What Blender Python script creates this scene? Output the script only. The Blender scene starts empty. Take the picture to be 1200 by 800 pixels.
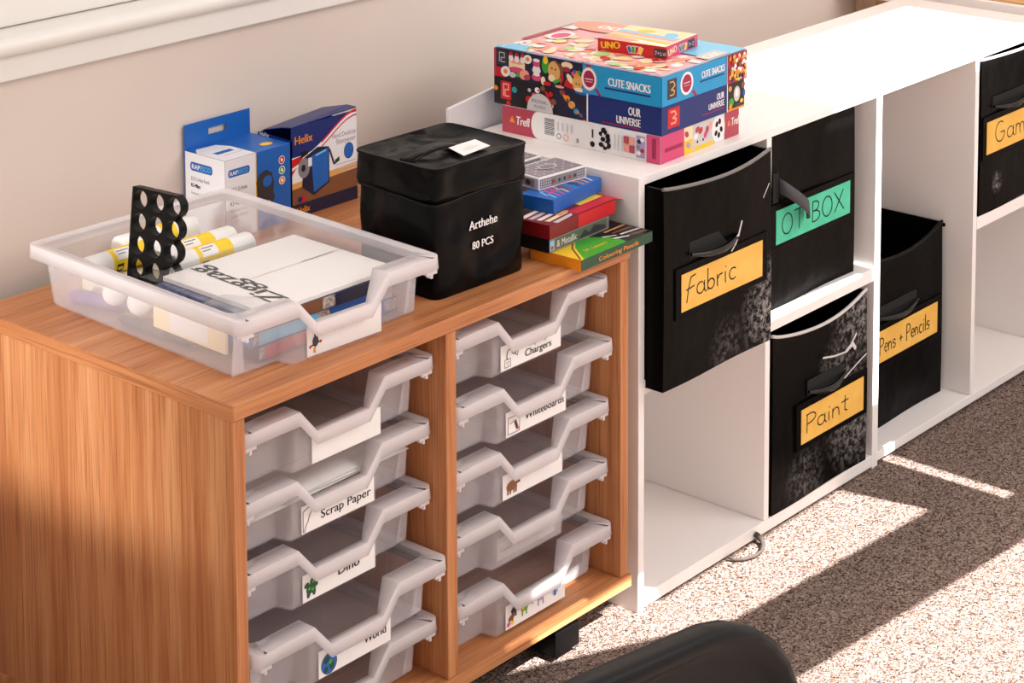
import bpy, bmesh, math, random
from mathutils import Vector, Matrix
random.seed(7)
PI = math.pi
sc = bpy.context.scene
COL = sc.collection
OFF = 0.522                       # cabinet top sits this far above the carpet

# ------------------------------------------------------------------ helpers
def lin(c):
    def f(v):
        v /= 255.0
        return v / 12.92 if v <= 0.04045 else ((v + 0.055) / 1.055) ** 2.4
    return (f(c[0]), f(c[1]), f(c[2]), 1.0)

_m = {}
def mat(name, rgb=(200, 200, 200), rough=0.5, spec=0.5, metal=0.0, coat=0.0):
    if name in _m:
        return _m[name]
    m = bpy.data.materials.new(name); m.use_nodes = True
    b = m.node_tree.nodes['Principled BSDF']
    b.inputs['Base Color'].default_value = lin(rgb)
    b.inputs['Roughness'].default_value = rough
    b.inputs['Specular IOR Level'].default_value = spec
    b.inputs['Metallic'].default_value = metal
    b.inputs['Coat Weight'].default_value = coat
    _m[name] = m
    return m

def nt(m): return m.node_tree.nodes, m.node_tree.links

class MB:
    """collects shapes, links them as ONE mesh object"""
    def __init__(s): s.v = []; s.f = []; s.mi = []; s.mats = []
    def m(s, material):
        if material is None: return 0
        if material not in s.mats: s.mats.append(material)
        return s.mats.index(material)
    def add(s, vs, fs, material=None):
        o = len(s.v); k = s.m(material)
        s.v += [tuple(x) for x in vs]
        for f in fs: s.f.append(tuple(i + o for i in f)); s.mi.append(k)
    def box(s, a, b, material=None):
        x0, y0, z0 = a; x1, y1, z1 = b
        s.add([(x0,y0,z0),(x1,y0,z0),(x1,y1,z0),(x0,y1,z0),(x0,y0,z1),(x1,y0,z1),(x1,y1,z1),(x0,y1,z1)],
              [(3,2,1,0),(4,5,6,7),(0,1,5,4),(1,2,6,5),(2,3,7,6),(3,0,4,7)], material)
        return s
    def loft(s, loops, cap0=True, cap1=True, material=None, closed=True):
        n = len(loops[0]); vs = [p for l in loops for p in l]; fs = []
        for i in range(len(loops) - 1):
            for j in range(n if closed else n - 1):
                k = (j + 1) % n
                fs.append((i*n+j, i*n+k, (i+1)*n+k, (i+1)*n+j))
        if cap0: fs.append(tuple(range(n - 1, -1, -1)))
        if cap1: fs.append(tuple((len(loops)-1)*n + j for j in range(n)))
        s.add(vs, fs, material); return s
    def prism(s, pts, d, material=None):
        """planar polygon (3D points) swept by vector d"""
        d = Vector(d); a = [Vector(p) for p in pts]
        return s.loft([a, [p + d for p in a]], material=material)
    def tube(s, path, r, n=10, material=None, caps=True):
        path = [Vector(p) for p in path]; loops = []
        up = Vector((0, 0, 1))
        for i, p in enumerate(path):
            t = (path[min(i+1, len(path)-1)] - path[max(i-1, 0)]).normalized()
            a = t.cross(up)
            if a.length < 1e-4: a = t.cross(Vector((0, 1, 0)))
            a.normalize(); b = a.cross(t).normalized()
            rr = r[i] if isinstance(r, (list, tuple)) else r
            loops.append([p + a*rr*math.cos(2*PI*k/n) + b*rr*math.sin(2*PI*k/n) for k in range(n)])
        s.loft(loops, caps, caps, material); return s
    def lathe(s, prof, c=(0,0,0), axis='Z', n=20, material=None):
        """prof: [(r, h)...] along axis"""
        loops = []
        for r, h in prof:
            l = []
            for k in range(n):
                a = 2*PI*k/n; u, w = r*math.cos(a), r*math.sin(a)
                p = {'Z': (u, w, h), 'X': (h, u, w), 'Y': (w, h, u)}[axis]
                l.append((p[0]+c[0], p[1]+c[1], p[2]+c[2]))
            loops.append(l)
        s.loft(loops, True, True, material); return s
    def build(s, name, material, parent=None, bevel=0, smooth=None, seg=2, solid=None):
        me = bpy.data.meshes.new(name)
        me.from_pydata(s.v, [], s.f)
        ms = s.mats if s.mats else ([material] if material else [])
        for k in ms: me.materials.append(k)
        if s.mats: me.polygons.foreach_set('material_index', s.mi)
        bm = bmesh.new(); bm.from_mesh(me); bmesh.ops.recalc_face_normals(bm, faces=bm.faces); bm.to_mesh(me); bm.free()
        if smooth:
            me.polygons.foreach_set('use_smooth', [True]*len(me.polygons))
            me.set_sharp_from_angle(angle=math.radians(smooth))
        o = bpy.data.objects.new(name, me); COL.objects.link(o)
        if parent: o.parent = parent
        if solid:
            q = o.modifiers.new('thickness', 'SOLIDIFY'); q.thickness = solid; q.offset = 0
        if bevel:
            q = o.modifiers.new('bevel', 'BEVEL'); q.width = bevel; q.segments = seg; q.limit_method = 'ANGLE'; q.angle_limit = math.radians(40)
        return o

def tag(o, label, cat, group=None):
    o['label'] = label; o['category'] = cat
    if group: o['group'] = group
    return o
def thing(name, label, cat, loc, rz=0, group=None, rot=None):
    o = bpy.data.objects.new(name, None); COL.objects.link(o)
    o.empty_display_size = 0.03
    o.location = (loc[0], loc[1], loc[2] + OFF)
    o.rotation_euler = rot if rot else (0, 0, rz)
    return tag(o, label, cat, group)
def struct(o): o['kind'] = 'structure'; return o
def copy_tree(o, parent=None):
    c = o.copy(); COL.objects.link(c); c.parent = parent
    for ch in list(o.children): copy_tree(ch, c)
    return c

_tx = {}
def text_geo(s):
    if s in _tx: return _tx[s]
    cu = bpy.data.curves.new('lettering', 'FONT'); cu.body = s; cu.size = 1.0; cu.resolution_u = 3
    o = bpy.data.objects.new('lettering', cu); COL.objects.link(o)
    dg = bpy.context.evaluated_depsgraph_get()
    me = bpy.data.meshes.new_from_object(o.evaluated_get(dg))
    vs = [(v.co.x, v.co.y) for v in me.vertices]; fs = [tuple(p.vertices) for p in me.polygons]
    bpy.data.objects.remove(o); bpy.data.curves.remove(cu); bpy.data.meshes.remove(me)
    x0 = min(v[0] for v in vs); x1 = max(v[0] for v in vs)
    vs = [(v[0]-x0, v[1]) for v in vs]
    _tx[s] = (vs, fs, x1-x0); return _tx[s]

class Art:
    """flat print laid on a face: frame origin o, axes u, v; each layer lies a hair above the last"""
    def __init__(s, o, u, v, lift=0.0003, step=0.00002):
        s.mb = MB(); s.o = Vector(o); s.u = Vector(u).normalized(); s.v = Vector(v).normalized()
        s.n = s.u.cross(s.v); s.h = lift; s.st = step
    def P(s, a, b): return s.o + s.u*a + s.v*b + s.n*s.h
    def poly(s, pts, m):
        s.mb.add([s.P(*p) for p in pts], [tuple(range(len(pts)))], m); s.h += s.st; return s
    def rect(s, a, b, c, d, m): return s.poly([(a,b),(c,b),(c,d),(a,d)], m)
    def ell(s, x, y, rx, ry, m, rot=0, n=18, a0=0, a1=2*PI):
        c, t = math.cos(rot), math.sin(rot); pts = []
        for k in range(n):
            a = a0 + (a1-a0)*k/(n if a1-a0 > 6.28 else n-1)
            px, py = rx*math.cos(a), ry*math.sin(a)
            pts.append((x+px*c-py*t, y+px*t+py*c))
        return s.poly(pts, m)
    def text(s, t, x, y, h, m, w=None, rot=0, align='L', shear=0, bold=0):
        vs, fs, W = text_geo(t); k = h/0.73; kx = k if w is None else w/W
        off = {'L': 0, 'C': -W*kx/2, 'R': -W*kx}[align]; c, q = math.cos(rot), math.sin(rot)
        for d in ([0] if not bold else [-bold, 0, bold]):
            out = []
            for a, b in vs:
                px, py = a*kx+off+shear*b*k+d, b*k
                out.append(s.P(x+px*c-py*q, y+px*q+py*c))
            s.mb.add(out, fs, m); s.h += s.st*0.3
        s.h += s.st; return s
    def stroke(s, pts, w, m):
        for (a, b), (c, d) in zip(pts, pts[1:]):
            dx, dy = c-a, d-b; L = math.hypot(dx, dy) or 1e-6
            nx, ny = -dy/L*w/2, dx/L*w/2; ex, ey = dx/L*w*.3, dy/L*w*.3
            s.mb.add([s.P(a+nx-ex,b+ny-ey), s.P(a-nx-ex,b-ny-ey), s.P(c-nx+ex,d-ny+ey), s.P(c+nx+ex,d+ny+ey)], [(0,1,2,3)], m)
            s.h += s.st*.02
        s.h += s.st; return s
    def build(s, name, parent): return s.mb.build(name, None, parent)

def arc(cx, cy, rx, ry, a0, a1, n=10):
    return [(cx+rx*math.cos(math.radians(a0+(a1-a0)*k/(n-1))), cy+ry*math.sin(math.radians(a0+(a1-a0)*k/(n-1)))) for k in range(n)]
HAND = {  # pen strokes per letter: (advance, strokes)
 'F': (.5, [[(.0,-.15),(.1,.5),(.22,.95),(.45,1.0)], [(-.02,.42),(.38,.5)]]),
 'a': (.55, [arc(.22,.27,.2,.27,60,400), [(.42,.52),(.42,.1),(.5,.0)]]),
 'b': (.5, [[(.05,1),(.05,0)], arc(.22,.24,.18,.24,170,-150)]),
 'r': (.4, [[(.05,.52),(.06,0)], [(.06,.3),(.16,.48),(.32,.5)]]),
 'i': (.25, [[(.08,.5),(.09,0)], [(.1,.72),(.11,.75)]]),
 'c': (.5, [arc(.25,.26,.2,.27,50,310)]),
 'O': (.8, [arc(.35,.48,.32,.5,80,450,18)]),
 'T': (.7, [[(.0,.98),(.62,1.02)], [(.32,1.0),(.3,0)]]),
 'B': (.65, [[(.06,1),(.05,0)], [(.06,1)]+arc(.2,.77,.25,.23,80,-80)+[(.08,.53)]+arc(.22,.26,.3,.26,80,-85)+[(.05,0)]]),
 'X': (.75, [[(.02,1),(.65,0)], [(.6,1),(.05,0)]]),
 'P': (.6, [[(.06,1),(.05,-.02)], [(.02,.98)]+arc(.2,.74,.32,.26,80,-85)+[(.06,.45)]]),
 'n': (.55, [[(.05,.52),(.05,0)], [(.05,.3)]+arc(.22,.3,.16,.2,150,0,7)+[(.4,0)]]),
 't': (.45, [[(.18,.9),(.17,.1),(.3,.0)], [(.0,.58),(.36,.62)]]),
 'G': (.75, [arc(.34,.5,.3,.5,55,330,16)+[(.6,.45),(.36,.45)]]),
 'm': (.75, [[(.05,.52),(.05,0)], [(.05,.3)]+arc(.17,.32,.12,.2,150,0,6)+[(.3,0)], [(.3,.3)]+arc(.43,.32,.12,.2,150,0,6)+[(.58,0)]]),
 'e': (.5, [[(.05,.28),(.42,.3)]+arc(.24,.28,.19,.26,10,310,12)]),
 's': (.45, [arc(.2,.38,.15,.13,30,230,8)+arc(.2,.13,.16,.14,80,-140,8)]),
 'l': (.25, [[(.1,1),(.1,0)]]), '+': (.5, [[(.05,.35),(.4,.37)], [(.22,.55),(.22,.15)]]), ' ': (.4, []),
}
def handwrite(art, s, x, y, w, h, sw, m):
    W = sum(HAND[c][0] for c in s); k = w/W; px = x
    for c in s:
        adv, st = HAND[c]
        for q in st: art.stroke([(px+a*k, y+b*h) for a, b in q], sw, m)
        px += adv*k

# ------------------------------------------------------------------ materials
def wood(name, axis, cols):
    m = mat(name, rough=0.42, spec=0.35); n, l = nt(m); b = n['Principled BSDF']
    tc = n.new('ShaderNodeTexCoord'); mp = n.new('ShaderNodeMapping')
    a = 1.6; c = 46.0
    mp.inputs['Scale'].default_value = {'X': (a, c, c), 'Y': (c, a, c), 'Z': (c, c, a)}[axis]
    l.new(tc.outputs['Object'], mp.inputs['Vector'])
    n1 = n.new('ShaderNodeTexNoise'); n1.inputs['Scale'].default_value = 1.0; n1.inputs['Detail'].default_value = 5; n1.inputs['Roughness'].default_value = .6; n1.inputs['Distortion'].default_value = .6
    l.new(mp.outputs[0], n1.inputs['Vector'])
    mp2 = n.new('ShaderNodeMapping'); mp2.inputs['Scale'].default_value = {'X': (9, 420, 420), 'Y': (420, 9, 420), 'Z': (420, 420, 9)}[axis]
    l.new(tc.outputs['Object'], mp2.inputs['Vector'])
    n2 = n.new('ShaderNodeTexNoise'); n2.inputs['Scale'].default_value = 1.0; n2.inputs['Detail'].default_value = 2
    l.new(mp2.outputs[0], n2.inputs['Vector'])
    r = n.new('ShaderNodeValToRGB'); e = r.color_ramp.elements
    e[0].position = .32; e[0].color = lin(cols[0]); e[1].position = .68; e[1].color = lin(cols[2])
    k = e.new(.5); k.color = lin(cols[1])
    l.new(n1.outputs['Fac'], r.inputs['Fac'])
    r2 = n.new('ShaderNodeValToRGB'); r2.color_ramp.elements[0].position = .30; r2.color_ramp.elements[0].color = (.60,.52,.45,1); r2.color_ramp.elements[1].position = .5; r2.color_ramp.elements[1].color = (1,1,1,1)
    l.new(n2.outputs['Fac'], r2.inputs['Fac'])
    mx = n.new('ShaderNodeMix'); mx.data_type = 'RGBA'; mx.blend_type = 'MULTIPLY'; mx.inputs[0].default_value = .75
    l.new(r.outputs[0], mx.inputs[6]); l.new(r2.outputs[0], mx.inputs[7]); l.new(mx.outputs[2], b.inputs['Base Color'])
    bp = n.new('ShaderNodeBump'); bp.inputs['Strength'].default_value = .05; bp.inputs['Distance'].default_value = .001
    l.new(n2.outputs['Fac'], bp.inputs['Height']); l.new(bp.outputs[0], b.inputs['Normal'])
    return m
BEECH = ((172, 104, 60), (193, 127, 80), (208, 148, 100))
WOODX = wood('beech veneer along', 'X', BEECH)
WOODY = wood('beech edge band', 'Y', BEECH)
WOODZ = wood('beech veneer upright', 'Z', BEECH)
OAK = wood('light oak', 'Y', ((176, 128, 76), (205, 160, 104), (222, 182, 130)))

WHITE = mat('white melamine', (246, 240, 237), .35, .4)
def noisy(name, rgb, rgb2, scale, rough, bump=0.0, dist=.002, spec=.4, detail=4):
    m = mat(name, rgb, rough, spec); n, l = nt(m); b = n['Principled BSDF']
    tc = n.new('ShaderNodeTexCoord'); t = n.new('ShaderNodeTexNoise'); t.inputs['Scale'].default_value = scale; t.inputs['Detail'].default_value = detail
    l.new(tc.outputs['Object'], t.inputs['Vector'])
    r = n.new('ShaderNodeValToRGB'); r.color_ramp.elements[0].position = .35; r.color_ramp.elements[0].color = lin(rgb); r.color_ramp.elements[1].position = .65; r.color_ramp.elements[1].color = lin(rgb2)
    l.new(t.outputs['Fac'], r.inputs['Fac']); l.new(r.outputs[0], b.inputs['Base Color'])
    if bump:
        bp = n.new('ShaderNodeBump'); bp.inputs['Strength'].default_value = bump; bp.inputs['Distance'].default_value = dist
        l.new(t.outputs['Fac'], bp.inputs['Height']); l.new(bp.outputs[0], b.inputs['Normal'])
    return m
WALL = noisy('cream wall paint', (224, 210, 200), (228, 215, 205), 3.0, .8, .05, .002, .2)
SILL = mat('white gloss paint', (238, 234, 228), .35, .45)
BLACKP = mat('black plastic', (12, 11, 11), .38, .16)
CHAIRP = noisy('chair black polypropylene', (9, 8, 8), (11, 10, 10), 600, .33, .15, .0006, .03)
STEEL = mat('chrome steel', (190, 190, 190), .25, .5, 1.0)
PAPER = mat('white paper', (238, 234, 232), .75, .2)
INK = mat('black ink', (24, 22, 22), .6, .2)

def carpet():
    m = mat('speckled carpet', rough=.95, spec=.1); n, l = nt(m); b = n['Principled BSDF']
    tc = n.new('ShaderNodeTexCoord')
    v = n.new('ShaderNodeTexVoronoi'); v.inputs['Scale'].default_value = 470
    d = n.new('ShaderNodeTexNoise'); d.inputs['Scale'].default_value = 120; d.inputs['Detail'].default_value = 3
    mxv = n.new('ShaderNodeMix'); mxv.data_type = 'VECTOR'; mxv.inputs[0].default_value = .012
    l.new(tc.outputs['Object'], d.inputs['Vector']); l.new(tc.outputs['Object'], mxv.inputs[4]); l.new(d.outputs['Color'], mxv.inputs[5])
    l.new(mxv.outputs[1], v.inputs['Vector'])
    r = n.new('ShaderNodeValToRGB'); e = r.color_ramp.elements
    e[0].position = .05; e[0].color = lin((62, 44, 38)); e[1].position = .85; e[1].color = lin((186, 166, 155))
    k = e.new(.28); k.color = lin((116, 92, 82)); k = e.new(.55); k.color = lin((152, 130, 119))
    sp = n.new('ShaderNodeSeparateColor'); l.new(v.outputs['Color'], sp.inputs[0])
    l.new(sp.outputs[0], r.inputs['Fac']); l.new(r.outputs[0], b.inputs['Base Color'])
    mh = n.new('ShaderNodeMath'); mh.operation = 'SUBTRACT'; l.new(sp.outputs[1], mh.inputs[0]); l.new(v.outputs['Distance'], mh.inputs[1])
    bp = n.new('ShaderNodeBump'); bp.inputs['Strength'].default_value = .8; bp.inputs['Distance'].default_value = .004
    l.new(mh.outputs[0], bp.inputs['Height']); l.new(bp.outputs[0], b.inputs['Normal'])
    return m
CARPET = carpet()

def frosted(name, tint=(.985, .985, .99), see=.42, milk=(248, 246, 248)):
    m = bpy.data.materials.new(name); m.use_nodes = True; n, l = nt(m); n.clear()
    out = n.new('ShaderNodeOutputMaterial')
    tr = n.new('ShaderNodeBsdfTransparent'); tr.inputs[0].default_value = (*tint, 1)
    df = n.new('ShaderNodeBsdfDiffuse'); df.inputs[0].default_value = lin(milk)
    tl = n.new('ShaderNodeBsdfTranslucent'); tl.inputs[0].default_value = lin(milk)
    gl = n.new('ShaderNodeBsdfGlossy'); gl.inputs['Roughness'].default_value = .22
    m1 = n.new('ShaderNodeMixShader'); m1.inputs[0].default_value = .42; l.new(df.outputs[0], m1.inputs[1]); l.new(tl.outputs[0], m1.inputs[2])
    m2 = n.new('ShaderNodeMixShader'); m2.inputs[0].default_value = see; l.new(m1.outputs[0], m2.inputs[1]); l.new(tr.outputs[0], m2.inputs[2])
    lw = n.new('ShaderNodeLayerWeight'); pw = n.new('ShaderNodeMath'); pw.operation = 'POWER'; l.new(lw.outputs['Facing'], pw.inputs[0]); pw.inputs[1].default_value = 4
    fr = n.new('ShaderNodeMath'); fr.operation = 'MULTIPLY_ADD'; l.new(pw.outputs[0], fr.inputs[0]); fr.inputs[1].default_value = .35; fr.inputs[2].default_value = .025
    m3 = n.new('ShaderNodeMixShader'); l.new(fr.outputs[0], m3.inputs[0]); l.new(m2.outputs[0], m3.inputs[1]); l.new(gl.outputs[0], m3.inputs[2])
    l.new(m3.outputs[0], out.inputs[0]); return m
TRAYM = frosted('frosted clear plastic', see=.76, milk=(255, 252, 255))
RIMM = frosted('frosted clear plastic thick', see=.34, milk=(255, 252, 254))
CELLO = frosted('clear polythene film', see=.90, tint=(.99, .99, .99), milk=(250, 250, 252))

def leatherette(name, scuffs=()):
    """black coated fabric; scuffs = [(x, z, radius, amount)] worn grey patches in the thing's own coordinates"""
    m = mat(name, (7, 6, 6), .34, .045); n, l = nt(m); b = n['Principled BSDF']
    tc = n.new('ShaderNodeTexCoord')
    t = n.new('ShaderNodeTexNoise'); t.inputs['Scale'].default_value = 14; t.inputs['Detail'].default_value = 3
    l.new(tc.outputs['Object'], t.inputs['Vector'])
    bp = n.new('ShaderNodeBump'); bp.inputs['Strength'].default_value = .5; bp.inputs['Distance'].default_value = .006
    l.new(t.outputs['Fac'], bp.inputs['Height']); l.new(bp.outputs[0], b.inputs['Normal'])
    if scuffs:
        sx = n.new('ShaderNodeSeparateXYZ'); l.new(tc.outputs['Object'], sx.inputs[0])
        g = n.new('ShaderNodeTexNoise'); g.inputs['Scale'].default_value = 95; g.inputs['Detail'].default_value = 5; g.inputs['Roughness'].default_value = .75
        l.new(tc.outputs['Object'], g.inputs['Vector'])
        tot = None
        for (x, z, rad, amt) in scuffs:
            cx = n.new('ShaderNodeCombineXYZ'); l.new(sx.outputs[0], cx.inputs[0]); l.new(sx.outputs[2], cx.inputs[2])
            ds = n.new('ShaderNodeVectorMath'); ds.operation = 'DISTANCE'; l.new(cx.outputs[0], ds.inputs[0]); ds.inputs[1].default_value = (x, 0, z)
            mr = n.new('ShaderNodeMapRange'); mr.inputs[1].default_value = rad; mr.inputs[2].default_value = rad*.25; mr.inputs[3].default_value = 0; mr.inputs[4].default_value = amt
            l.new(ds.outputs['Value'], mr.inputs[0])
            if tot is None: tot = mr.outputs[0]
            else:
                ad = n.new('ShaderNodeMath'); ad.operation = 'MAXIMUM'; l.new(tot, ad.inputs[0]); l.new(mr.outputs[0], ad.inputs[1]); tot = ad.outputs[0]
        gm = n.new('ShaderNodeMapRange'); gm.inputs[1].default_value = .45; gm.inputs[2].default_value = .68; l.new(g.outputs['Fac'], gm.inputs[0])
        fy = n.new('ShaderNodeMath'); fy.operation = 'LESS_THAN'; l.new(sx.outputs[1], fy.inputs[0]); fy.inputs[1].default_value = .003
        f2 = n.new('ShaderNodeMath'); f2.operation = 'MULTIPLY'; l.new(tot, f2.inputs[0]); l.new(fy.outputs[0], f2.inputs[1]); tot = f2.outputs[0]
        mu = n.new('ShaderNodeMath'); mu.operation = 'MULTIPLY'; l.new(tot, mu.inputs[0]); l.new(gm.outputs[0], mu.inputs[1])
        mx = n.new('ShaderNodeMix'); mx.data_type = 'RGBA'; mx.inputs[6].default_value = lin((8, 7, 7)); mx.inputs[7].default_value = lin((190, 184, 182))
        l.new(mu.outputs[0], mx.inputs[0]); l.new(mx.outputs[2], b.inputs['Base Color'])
    return m
BAGM = leatherette('black coated nylon')
def bagmat():
    m = mat('creased black nylon', (6, 6, 7), .27, .10); n, l = nt(m); b = n['Principled BSDF']
    tc = n.new('ShaderNodeTexCoord'); t = n.new('ShaderNodeTexNoise'); t.inputs['Scale'].default_value = 11; t.inputs['Detail'].default_value = 1.5; t.inputs['Distortion'].default_value = .5
    l.new(tc.outputs['Object'], t.inputs['Vector'])
    bp = n.new('ShaderNodeBump'); bp.inputs['Strength'].default_value = 1.0; bp.inputs['Distance'].default_value = .022
    l.new(t.outputs['Fac'], bp.inputs['Height']); l.new(bp.outputs[0], b.inputs['Normal']); return m
BAGS = bagmat()

C_ = lambda name, *rgb: mat(name, rgb, .38, .45)     # printed card colours
cBLUE = C_('print cyan', 20, 150, 205); cNAVY = C_('print navy', 12, 38, 110); cPINK = C_('print pink', 214, 70, 120)
cROSE = C_('print rose', 178, 64, 82); cWHITE = C_('print white', 240, 236, 236); cBLACK = C_('print black', 18, 17, 20)
cRED = C_('print red', 200, 22, 30); cDRED = C_('print dark red', 122, 16, 22); cYEL = C_('print yellow', 248, 200, 30)
cORG = C_('print orange', 236, 140, 30); cGRN = C_('print green', 60, 165, 45); cDGRN = C_('print dark green', 14, 70, 46)
cGREY = C_('print grey', 132, 130, 134); cLGREY = C_('print light grey', 205, 200, 200); cBRN = C_('print brown', 130, 82, 52)
cCREAM = C_('print cream', 246, 224, 180); cPEACH = C_('print peach', 240, 160, 140); cMAG = C_('print magenta', 160, 20, 70)
cSKY = C_('print sky', 120, 200, 235); cROYAL = C_('print royal', 24, 98, 184); cDNAVY = C_('print midnight', 24, 26, 56)
cTAN = C_('print tan', 226, 170, 98); cLILAC = C_('print lilac', 170, 150, 190); cCHAR = C_('print charcoal', 52, 50, 54)

# ------------------------------------------------------------------ the setting
WY = .50
struct(MB().box((-1.6, -2.6, -.06), (3.4, WY, 0)).build('floor', CARPET))
w = MB()
w.box((-1.6, WY, 0), (3.4, WY+.12, .27+OFF)); w.box((-1.6, WY, .315+OFF), (-.9, WY+.12, 2.6)); w.box((.95, WY, .27+OFF), (3.4, WY+.12, 2.6)); w.box((-.9, WY, 1.9), (.95, WY+.12, 2.6))
struct(w.build('wall_back', WALL))
win = MB()
for a, b in (((-.9, WY+.02, .34+OFF), (-.84, WY+.09, 1.9)), ((.89, WY+.02, .34+OFF), (.95, WY+.09, 1.9)), ((-.9, WY+.02, .316+OFF), (.95, WY+.09, .37+OFF)), ((-.9, WY+.02, 1.84), (.95, WY+.09, 1.9)), ((0, WY+.02, .36+OFF), (.05, WY+.09, 1.86))):
    win.box(a, b)
wo = struct(win.build('window_1', SILL, bevel=.004))
GLASSM = frosted('window glass', see=.93, tint=(.97, .98, .98))
struct(MB().box((-.86, WY+.05, .36+OFF), (.91, WY+.056, 1.86)).build('pane', GLASSM, wo))
sb = MB(); prof = []
for k in range(9):
    a = math.radians(-90 + 180*k/8); prof.append((WY-.018-.012*math.cos(a), .3025+.0125*math.sin(a)))
prof = [(WY+.06, .290)] + prof + [(WY+.06, .315)]
sb.prism([(-1.2, y, z+OFF) for y, z in prof], (2.3, 0, 0))
struct(sb.build('sill', SILL, wo, smooth=40))
struct(MB().box((-1.2, WY-.014, .258+OFF), (1.1, WY, .290+OFF)).build('trim_1', SILL, bevel=.002))
struct(MB().box((-.80, .0, 0), (-.62, WY-.0005, .50)).build('side_light_blocker', WALL))  # added unseen block that shades the lower part of the cabinet side
dm = mat('door brown paint', (150, 112, 76), .5)
fr = mat('door frame pink beige', (212, 176, 146), .5)
struct(MB().box((2.05, WY-.018, 0), (2.115, WY, 2.05)).build('trim_2', fr, bevel=.003))
struct(MB().box((2.12, WY-.008, 0), (2.95, WY, 2.0)).box((2.24, WY-.014, .15), (2.84, WY, .9)).box((2.24, WY-.014, 1.0), (2.84, WY, 1.9)).build('door_1', dm, bevel=.003))
struct(MB().box((.95, WY-.012, 0), (2.05, WY, .09)).build('baseboard_back', SILL, bevel=.003))

# added unseen panel behind the camera, its holes cut to shape the sun patches
YW, COT = -1.95, .82
def wz(yf): return (yf - YW)/COT
bm = bmesh.new()
def ring(pts):
    vs = [bm.verts.new((x, YW, z)) for x, z in pts]
    for i in range(len(vs)): bm.edges.new((vs[i], vs[(i+1) % len(vs)]))
def hole(pts): ring([(x, wz(y)) for x, y in pts])
ring([(-3.0, wz(.03)), (3.6, wz(-.45)), (3.6, wz(1.9)), (-3.0, wz(1.9))])
hole([(.48, .055), (.57, .012), (.80, -.095), (1.255, -.127), (1.225, .0125), (.775, .0125), (.745, .055)])
hole([(.44, .0585), (.60, .0585), (.60, .064), (.44, .062)])
hole([(.50, .100), (.63, .106), (.63, .118), (.50, .106)])
hole([(1.363, .034), (1.387, .034), (1.387, -.195), (1.363, -.195)])
hole([(1.205, .484), (1.319, .484), (1.319, .10), (1.338, .10), (1.338, .484), (1.87, .484), (1.87, .775), (1.205, .775)])
hole([(1.0, .277), (1.285, .277), (1.285, .281), (1.0, .299)])
bmesh.ops.triangle_fill(bm, edges=bm.edges, use_beauty=True)
me = bpy.data.meshes.new('sun_stencil'); bm.to_mesh(me); bm.free(); me.materials.append(WALL)
wf = struct(bpy.data.objects.new('sun_stencil', me)); COL.objects.link(wf)
q = wf.modifiers.new('thickness', 'SOLIDIFY'); q.thickness = .002; q.offset = 1

# ------------------------------------------------------------------ tray cabinet
CD = .46
cab = thing('tray_cabinet', 'beech tray storage cabinet on castors with two columns of clear trays', 'cabinet', (0, 0, -OFF))
H0, ZB = OFF, OFF-.448
MB().box((0, 0, H0-.018), (.692, CD, H0)).build('top_panel', WOODX, cab, bevel=.0012)
MB().box((-.0009, .0006, H0-.0176), (-.0001, CD-.0006, H0-.0006)).build('edge_band', WOODY, cab)
for x in (0, .672): MB().box((x+.0005, .0015, ZB), (x+.0175, CD-.004, H0-.0185)).build('side_panel', WOODZ, cab, bevel=.001)
MB().box((.336, .0015, ZB), (.354, CD-.006, H0-.0185)).build('divider', WOODZ, cab, bevel=.001)
MB().box((0, -.001, ZB-.018), (.694, CD, ZB-.0003)).build('bottom_panel', WOODX, cab, bevel=.0012)
MB().box((.018, CD-.010, ZB), (.672, CD-.005, H0-.0185)).build('back_panel', mat('dark backing board', (58, 40, 30), .8), cab)
castor0 = None
for x, y in ((.575, .042), (.09, .055), (.09, .40), (.60, .40)):
    c = bpy.data.objects.new('castor', None) if False else None
    k = MB(); k.box((x-.022, y-.018, ZB-.026), (x+.022, y+.018, ZB-.018)); k.loft([[(x+dx*q, y+dy*q2, zz_) for dx, dy in ((-.024, -.030), (.024, -.030), (.024, .030), (-.024, .030))] for zz_, q, q2 in ((ZB-.0255, .8, .75), (ZB-.034, 1, 1), (.010, 1, 1), (.010, .82, .9), (ZB-.034, .82, .9))], True, False)
    ca = k.build('castor', BLACKP, cab)
    MB().lathe([(.010, -.017), (.0255, -.015), (.0275, -.010), (.0275, -.004), (.020, 0), (.0275, .004), (.0275, .010), (.0255, .015), (.010, .017)], (x, y, .0278), 'X', 24).build('wheel', BLACKP, ca, smooth=40)

TW, TD, TH = .308, .398, .074
XF = [.05, .14, .22, .262, .270, .28, .2845, .32, .34, .365, .38, .5]
XF = XF + [1-v for v in reversed(XF[:-1])]
def sm(t): t = max(0, min(1, t)); return t*t*(3-2*t)
def tray_loop(dl, yside, ymid, db, r, zside, zmid, step=False):
    pts = []; W, D = TW, TD
    for f in XF:
        e = min(f, 1-f)
        t = max(0, min(1, (e-.28)/.085))
        ty = sm((e-.262)/.022) if step else t
        pts.append((f*W, yside+(ymid-yside)*ty, zside+(zmid-zside)*t))
    def corner(cx, cy, a0):
        return [(cx+r*math.cos(math.radians(a0+90*k/4)), cy+r*math.sin(math.radians(a0+90*k/4)), zside) for k in range(5)]
    pts += corner(W-dl-r, yside+r, -90)
    for k in range(1, 8): pts.append((W-dl, yside+r+(D-db-yside-2*r)*k/8, zside))
    pts += corner(W-dl-r, D-db-r, 0)
    for k in range(1, 6): pts.append((W-dl-r-(W-2*dl-2*r)*k/6, D-db, zside))
    pts += corner(dl+r, D-db-r, 90)
    for k in range(1, 8): pts.append((dl, D-db-r-(D-db-yside-2*r)*k/8, zside))
    pts += corner(dl+r, yside+r, 180)
    return pts
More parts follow.
